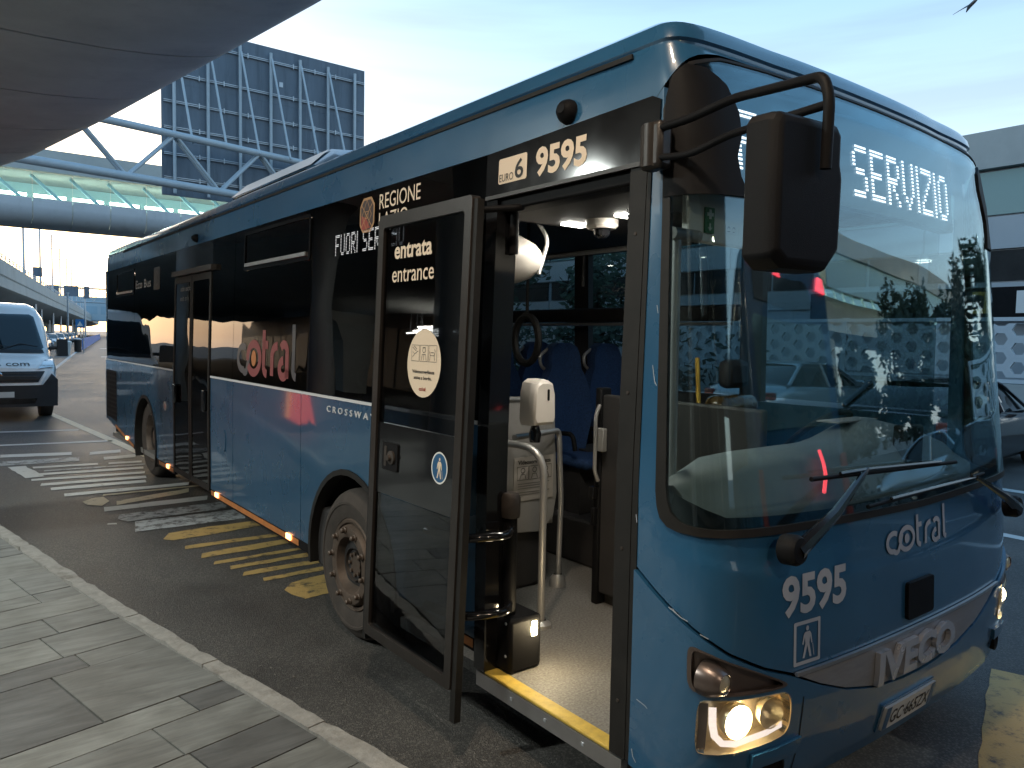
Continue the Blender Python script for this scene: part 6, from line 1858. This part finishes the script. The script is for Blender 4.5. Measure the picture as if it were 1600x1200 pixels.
# luggage duct above the near side
bm = bmesh.new(); rows_ = []
for y, k in ((3.13, 0.2), (3.17, 0.75), (3.26, 1.0), (3.6, 1.05), (11.5, 1.05)):
    rows_.append([bm.verts.new((0.36 + 0.26 * k * math.cos(a * math.pi / 8), y, 2.38 + 0.14 * k * math.sin(a * math.pi / 8))) for a in range(16)])
for r0, r1 in zip(rows_[:-1], rows_[1:]):
    for q in range(16): bm.faces.new((r0[q], r1[q], r1[(q + 1) % 16], r0[(q + 1) % 16]))
bm.faces.new(rows_[0]); bm.faces.new(rows_[-1][::-1])
link_bm('air_duct', bm, m['interior_pale'], bus, ang=50)
pipe('duct_hanger', [(0.55, 3.2, 2.30), (0.62, 3.2, 2.5), (0.5, 3.3, 2.72)], 0.012, m['rail'], bus)
# panel behind the door with notice, dispenser on the rail
pp = [(0.08, 0.78), (1.02, 0.70), (1.13, 0.78), (1.16, 0.95), (1.13, 1.42), (1.08, 1.56), (0.08, 1.575)]
scr = prism('modesty_panel', pp, lambda u, v, w: Vector((u, 3.70 + w, v)), 0.03, m['interior_grey'], bus, bevel=0.006)
pipe('panel_rail', [(0.06, 3.70, 1.585), (1.09, 3.70, 1.565)], 0.016, m['rail'], bus)
nt = prism('notice', [(0.79, 0.92), (1.115, 0.92), (1.115, 1.20), (0.79, 1.20)], lambda u, v, w: Vector((u, 3.694 - w, v)), 0.002, m['interior_pale'], bus)
def NF(u, v, o): return Vector((0.80 + u, 3.690 - o, 0.93 + v))
lettering('lettering', 'Videosorveglianza', 0.026, lambda u, v, o: NF(0.02 + u, 0.225 + v, o), m['dark_print'], nt, width=0.27, bold=0.04, off=0.001)
for k in range(3):
    strokes('pictogram', [[(0.015 + k * 0.095, 0.125), (0.105 + k * 0.095, 0.125), (0.105 + k * 0.095, 0.21), (0.015 + k * 0.095, 0.21), (0.015 + k * 0.095, 0.125)], arc(0.06 + k * 0.095, 0.185, 0.016, 0, 360, 12), [(0.035 + k * 0.095, 0.13), (0.045 + k * 0.095, 0.16), (0.075 + k * 0.095, 0.16), (0.085 + k * 0.095, 0.13)]], 0.004, NF, m['dark_print'], nt, off=0.001)
strokes('text_lines', [[(0.02, z), (0.28 - 0.03 * (i % 3), z)] for i, z in enumerate((0.10, 0.085, 0.07, 0.045, 0.03))], 0.005, NF, m['faint_grey_print'], nt, off=0.001)
pipe('handrail', [(0.60, 3.18, 0.33), (0.60, 3.18, 1.34), (0.42, 3.64, 1.36), (0.40, 3.70, 1.36)], 0.021, m['rail'], bus, rad=0.16, n=12)
pipe('handrail', [(1.145, 3.66, 0.33), (1.16, 3.66, 0.9), (1.13, 3.66, 1.36), (0.60, 3.45, 1.37)], 0.018, m['rail'], bus, rad=0.05, n=12)
turned('rail_foot', [(0.06, 0), (0.06, 0.02), (0.03, 0.04)], (0.60, 3.18, 0.33), (0, 0, 1), m['rail'], bus, 18)
turned('rail_foot', [(0.05, 0), (0.05, 0.05), (0.03, 0.08)], (1.145, 3.66, 0.33), (0, 0, 1), m['rail'], bus, 18)
dq = [(-0.07, -0.13), (0.07, -0.13), (0.085, -0.10), (0.08, 0.06), (0.065, 0.115), (0.03, 0.135), (-0.03, 0.135), (-0.065, 0.115), (-0.08, 0.06), (-0.085, -0.10)]
bm = bmesh.new(); rws = []
for w, k in ((-0.06, 0.82), (-0.045, 0.95), (0.0, 1.0), (0.07, 1.0)):
    rws.append([bm.verts.new((0.655 + u * k, 3.30 + w, 1.585 + v * k)) for u, v in dq])
for r0, r1 in zip(rws[:-1], rws[1:]):
    for q in range(len(dq)): bm.faces.new((r0[q], r1[q], r1[(q + 1) % len(dq)], r0[(q + 1) % len(dq)]))
bm.faces.new(rws[0]); bm.faces.new(rws[-1][::-1])
ds = link_bm('gel_dispenser', bm, m['disp_white'], bus, ang=35)
prism('window', rrect(0.665, 0.68, 1.60, 1.665, 0.006), lambda u, v, w: Vector((u, 3.2385 - w, v)), 0.003, m['black_gloss'], ds)
prism('print', rrect(0.64, 0.69, 1.52, 1.526, 0.001), lambda u, v, w: Vector((u, 3.2425 - w, v)), 0.002, m['faint_grey_print'], ds)
turned('nozzle', [(0.03, 0), (0.036, 0.05), (0.02, 0.10), (0, 0.10)], (0.63, 3.30, 1.36), (0, 0, 1), m['black_gloss'], ds, 16)

def make_seat():
    o = bpy.data.objects.new('seat', None)
    return o
def seat_mesh(cx, y, zf, w=0.44):
    """forward facing (towards -y) shell seat, floor at zf."""
    bm = bmesh.new(); rws = []
    prof = [(0.42, 0.05, 0.10), (0.70, 0.10, 0.225), (0.90, 0.13, 0.235), (1.02, 0.15, 0.20), (1.10, 0.16, 0.155), (1.20, 0.17, 0.15), (1.27, 0.175, 0.12), (1.30, 0.18, 0.06)]
    for z, dy, hw in prof:
        rws.append([bm.verts.new((cx + hw * u, y + dy + 0.05 * abs(u) ** 2 * -1 + (0.09 if back else 0), zf + z)) for back in (0, 1) for u in ((-1, -0.8, -0.4, 0, 0.4, 0.8, 1) if not back else (1, 0.8, 0.4, 0, -0.4, -0.8, -1))])
    for r0, r1 in zip(rws[:-1], rws[1:]):
        for q in range(14): bm.faces.new((r0[q], r1[q], r1[(q + 1) % 14], r0[(q + 1) % 14]))
    bm.faces.new(rws[0]); bm.faces.new(rws[-1][::-1])
    s = link_bm('seat', bm, m['seat_fabric'], bus, ang=60)
    bm = bmesh.new(); bx(bm, cx - 0.21, cx + 0.21, y - 0.36, y + 0.10, zf + 0.38, zf + 0.46); link_bm('cushion', bm, m['seat_fabric'], s, bevel=0.035)
    bm = bmesh.new(); bx(bm, cx - 0.17, cx + 0.17, y - 0.25, y + 0.05, zf, zf + 0.38); link_bm('plinth', bm, m['interior_dark'], s, smooth=False)
    pipe('grab_handle', [(cx - 0.13, y + 0.2, zf + 1.08), (cx - 0.20, y + 0.19, zf + 1.12), (cx - 0.21, y + 0.19, zf + 1.20), (cx - 0.12, y + 0.2, zf + 1.25)], 0.013, m['rail'], s, rad=0.04)
    pipe('armrest', [(cx - 0.235, y + 0.1, zf + 0.62), (cx - 0.24, y - 0.24, zf + 0.64), (cx - 0.24, y - 0.27, zf + 0.52)], 0.018, m['black_satin'], s, rad=0.05)
for y in (4.28, 5.15, 6.0, 6.85, 9.4, 10.3, 11.2):
    for x in (1.84, 2.30): seat_mesh(x, y, 0.62)
for y in (5.3, 6.2, 9.2, 10.2, 11.2):
    for x in (0.34, 0.80): seat_mesh(x, y, 0.45)
bm = bmesh.new(); tube(bm, [(1.2, 4.1 + 0.13 * math.cos(a * math.pi / 12), 1.94 + 0.165 * math.sin(a * math.pi / 12)) for a in range(24)], 0.026, 8, closed=True)
link_bm('hanging_ring', bm, m['black_rubber'], bus)
pipe('ring_strap', [(1.2, 4.1, 2.10), (1.2, 4.1, 2.74)], 0.012, m['black_rubber'], bus)
# ceiling camera and lamps
for (x, y) in ((0.62, 2.99), (0.62, 2.60)):
    l = box('ceiling_lamp', x - 0.07, x + 0.07, y - 0.035, y + 0.035, 2.546, 2.558, m['led_white'], bus, bevel=0.004)
turned('camera_dome', [(0.085, 0), (0.085, 0.03), (0.07, 0.045), (0.0, 0.045)], (0.64, 2.81, 2.558), (0, 0, -1), m['disp_white'], bus, 24)
turned('camera_lens', [(0.045, 0.045), (0.04, 0.075), (0.02, 0.092), (0, 0.095)], (0.64, 2.81, 2.558), (0, 0, -1), m['black_gloss'], bus, 18)
for y in (5.2, 6.6, 9.6, 11.0):
    turned('ceiling_spot', [(0.03, 0), (0.03, 0.006), (0, 0.008)], (0.75, y, 2.738), (0, 0, -1), m['led_white'], bus, 14)
for i, (x, y) in enumerate(((0.62, 2.99), (0.62, 2.60))):
    ld = bpy.data.lights.new('ceiling_lamp_light', 'AREA'); ld.energy = 1.5; ld.size = 0.12; ld.color = (1.0, 0.95, 0.82); ld.shape = 'SQUARE'
    lo = bpy.data.objects.new('ceiling_lamp_light', ld); COL.objects.link(lo); lo.location = (x, y, 2.535); lo.parent = bus; lo.matrix_parent_inverse = Matrix.Translation(bus.location).inverted()
ld = bpy.data.lights.new('step_lamp_light', 'POINT'); ld.energy = 1.1; ld.shadow_soft_size = 0.03; ld.color = (1.0, 0.80, 0.48)
lo = bpy.data.objects.new('step_lamp_light', ld); COL.objects.link(lo); lo.location = (0.24, 2.70, 0.54); lo.parent = bus; lo.matrix_parent_inverse = Matrix.Translation(bus.location).inverted()
# driver's cab
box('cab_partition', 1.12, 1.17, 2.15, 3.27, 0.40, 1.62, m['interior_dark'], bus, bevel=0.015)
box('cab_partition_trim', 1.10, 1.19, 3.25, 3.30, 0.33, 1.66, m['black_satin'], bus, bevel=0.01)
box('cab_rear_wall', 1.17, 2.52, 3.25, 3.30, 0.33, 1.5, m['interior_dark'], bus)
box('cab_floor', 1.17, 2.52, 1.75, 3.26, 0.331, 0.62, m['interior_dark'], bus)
cp = box('cab_header', 0.36, 1.15, 2.02, 2.06, 2.36, 2.60, m['cab_panel'], bus, bevel=0.01)
fa = box('first_aid_sign', 0.455, 0.515, 2.012, 2.019, 2.40, 2.505, m['green_sign'], cp)
prism('cross', [(0.478, 2.458), (0.492, 2.458), (0.492, 2.470), (0.506, 2.470), (0.506, 2.484), (0.492, 2.484), (0.492, 2.497), (0.478, 2.497), (0.478, 2.484), (0.464, 2.484), (0.464, 2.470), (0.478, 2.470)], lambda u, v, w: Vector((u, 2.0115 - w, v)), 0.002, m['white_vinyl'], cp)
prism('arrow', [(0.485, 2.408), (0.500, 2.424), (0.489, 2.422), (0.489, 2.440), (0.481, 2.440), (0.481, 2.422), (0.470, 2.424)], lambda u, v, w: Vector((u, 2.0115 - w, v)), 0.002, m['white_vinyl'], cp)
prism('label', rrect(0.60, 0.68, 2.41, 2.45, 0.004), lambda u, v, w: Vector((u, 2.0195 - w, v)), 0.002, m['white_vinyl'], cp)
strokes('label_print', [arc(0.62, 2.432, 0.008, 0, 180, 6), arc(0.655, 2.432, 0.008, 0, 180, 6), [(0.61, 2.42), (0.63, 2.42)], [(0.65, 2.42), (0.66, 2.42)]], 0.003, lambda u, v, o: Vector((u, 2.017 - o, v)), m['dark_print'], cp, off=0.0005)
# dashboard
bm = bmesh.new(); rows_ = []
nx_ = 24
for i in range(nx_ + 1):
    x = 0.10 + 2.40 * i / nx_
    e = 1 - abs(2 * i / nx_ - 1) ** 5
    yf = 1.60 + 0.14 * (abs(x - 1.3) / 1.2) ** 4
    hump = 0.09 * math.exp(-((x - 1.85) / 0.30) ** 2)
    zt = 1.40 + 0.07 * e
    q_ = min(1.0, 0.42 + max(0, x - 0.1) * 1.1)
    rows_.append([bm.verts.new((x, yf, 1.02)), bm.verts.new((x, yf, 1.30)), bm.verts.new((x, yf + 0.02, 1.315)), bm.verts.new((x, yf + 0.05, 1.325)), bm.verts.new((x, yf + 0.14 * q_, zt - 0.02)), bm.verts.new((x, yf + 0.24 * q_, zt + 0.01 + hump * 0.6)), bm.verts.new((x, yf + 0.42 * q_, zt + hump)), bm.verts.new((x, yf + 0.52 * q_, zt - 0.03 + hump)), bm.verts.new((x, yf + 0.54 * q_, 0.9))])
for r0, r1 in zip(rows_[:-1], rows_[1:]):
    for q in range(8): bm.faces.new((r0[q], r1[q], r1[q + 1], r0[q + 1]))
bm.faces.new(rows_[0]); bm.faces.new(rows_[-1][::-1])
link_bm('dashboard', bm, m['dash'], bus, ang=60)
box('ticket_machine', 1.62, 1.78, 1.68, 1.76, 1.36, 1.56, m['black_satin'], bus, bevel=0.012)
box('dash_card', 1.55, 1.95, 2.00, 2.12, 1.545, 1.552, m['interior_pale'], bus)
bm = bmesh.new(); tube(bm, [(1.85 + 0.23 * math.cos(a * math.pi / 16), 2.30 + 0.16 * math.sin(a * math.pi / 16), 1.42 - 0.16 * math.sin(a * math.pi / 16)) for a in range(32)], 0.017, 8, closed=True); link_bm('steering_wheel', bm, m['black_satin'], bus)
bm = bmesh.new(); bx(bm, 1.68, 2.12, 2.82, 2.98, 0.95, 1.62); ds_ = link_bm('driver_seat', bm, m['seat_wrap'], bus, bevel=0.07, seg=4)
bm = bmesh.new(); bx(bm, 1.66, 2.14, 2.45, 2.86, 0.88, 1.02); link_bm('cushion', bm, m['seat_fabric'], ds_, bevel=0.04)
bm = bmesh.new(); bx(bm, 1.80, 2.02, 2.85, 2.95, 1.66, 1.84); link_bm('headrest', bm, m['interior_dark'], ds_, bevel=0.04)
pipe('seat_belt', [(1.60, 2.86, 1.18), (1.58, 2.90, 1.50), (1.60, 2.94, 1.85)], 0.014, m['yellow_strap'], ds_)
pipe('seat_belt', [(1.60, 2.84, 1.0), (1.62, 2.82, 1.3)], 0.03, m['yellow_strap'], ds_)
pipe('cab_post', [(0.30, 2.02, 1.3), (0.30, 2.03, 2.36)], 0.02, m['rail'], bus, n=12)
pipe('cab_post_clamp', [(0.26, 2.02, 2.38), (0.42, 2.02, 2.38)], 0.026, m['interior_pale'], bus, n=12)
pipe('red_trim', [(0.93, 1.74, 1.49), (0.90, 1.70, 1.44), (0.85, 1.66, 1.40), (0.78, 1.625, 1.345)], 0.008, m['red_seam'], bus, rad=0.02, n=6)

# ---- small fittings by the cab door and the entrance
box('card_reader', 1.075, 1.11, 3.20, 3.27, 1.28, 1.42, m['interior_grey'], bus, bevel=0.006)
box('latch', 1.06, 1.10, 3.26, 3.30, 0.98, 1.06, m['black_gloss'], bus, bevel=0.006)
box('latch', 1.07, 1.10, 3.26, 3.29, 0.82, 0.93, m['black_satin'], bus, bevel=0.006)
pipe('cab_grab_rail', [(1.08, 3.24, 1.10), (1.05, 3.24, 1.16), (1.05, 3.24, 1.50), (1.08, 3.24, 1.56)], 0.012, m['rail'], bus, rad=0.03)
box('ceiling_monitor', 0.95, 1.13, 2.62, 2.70, 2.46, 2.53, m['interior_grey'], bus, bevel=0.01)
pipe('ceiling_cable', [(0.45, 2.45, 2.55), (0.46, 2.45, 2.48), (0.455, 2.44, 2.40)], 0.003, m['black_rubber'], bus)
pipe('ceiling_rail', [(1.35, 3.3, 2.52), (1.35, 12.0, 2.52)], 0.016, m['rail'], bus)
for y in (3.7, 4.5, 5.4, 6.4):
    pipe('hanging_strap', [(1.35, y, 2.50), (1.35, y, 2.30)], 0.012, m['black_rubber'], bus)
for y in (2.18, 2.42, 2.66):
    box('sill_screw', -0.0075, -0.0035, y, y + 0.014, 0.28, 0.294, m['galv'], bus)
for z in (0.42, 0.58):
    for y in (2.81, 2.955):
        turned('box_screw', [(0.008, 0), (0.007, 0.003), (0, 0.004)], (0.068, y, z), (-1, 0, 0), m['galv'], bus, 8)
# hinges and screws down the door posts
for z in (0.55, 1.15, 1.75, 2.35):
    turned('post_screw', [(0.008, 0), (0.007, 0.003), (0, 0.004)], SM(1.995, z, 0.006), (-1, 0, 0), m['rim_dark'], bus, 8)

# ---- scuffs and chips in the paint
for k, (fn_, lines) in enumerate([
        (FM, [[(0.19, 0.992), (0.24, 0.965), (0.262, 0.958)], [(0.205, 0.99), (0.222, 0.975)], [(0.06, 0.60), (0.10, 0.592), (0.112, 0.585)], [(0.045, 0.40), (0.052, 0.372), (0.07, 0.355)], [(0.035, 1.30), (0.04, 1.27)]]),
        (FM, [[(0.085, 1.86), (0.10, 1.80), (0.112, 1.785)], [(0.10, 2.08), (0.108, 2.05)], [(0.30, 0.915), (0.33, 0.902)]]),
        ]):
    strokes('scratch', lines, 0.0035, fn_, m['grey_vinyl'], bus, off=0.016 if k == 0 else 0.002)['kind'] = 'stuff'

# ---- a bird high over the building at the right
bird = empty('bird', (13.2, 6.22, 8.18)); tag(bird, 'small dark bird gliding high above the right hand building', 'bird')
BO = Vector((13.2, 6.22, 8.18))
def BD(x, y, z): return BO + Vector((x * 0.79 + y * 0.61, -x * 0.61 + y * 0.79, z))
bm = bmesh.new(); tube(bm, [BD(-0.05, 0, -0.10), BD(0.0, 0, 0), BD(0.10, 0, 0.10), BD(0.17, 0, 0.16)], [0.008, 0.035, 0.03, 0.006], 8)
link_bm('body', bm, m['van_black'], bird)
for s_ in (-1, 1):
    bm = bmesh.new()
    A_ = [BD(0.0, 0.02 * s_, 0.02), BD(0.08, 0.02 * s_, 0.09), BD(0.06, 0.22 * s_, 0.10), BD(-0.06, 0.42 * s_, 0.03), BD(-0.03, 0.2 * s_, 0.03)]
    f_ = [bm.verts.new(p) for p in A_]; b_ = [bm.verts.new(p - Vector((0, 0, 0.008))) for p in A_]
    bm.faces.new(f_); bm.faces.new(b_[::-1])
    for i in range(5): bm.faces.new((f_[i], b_[i], b_[(i + 1) % 5], f_[(i + 1) % 5]))
    link_bm('wing', bm, m['van_black'], bird, smooth=False)
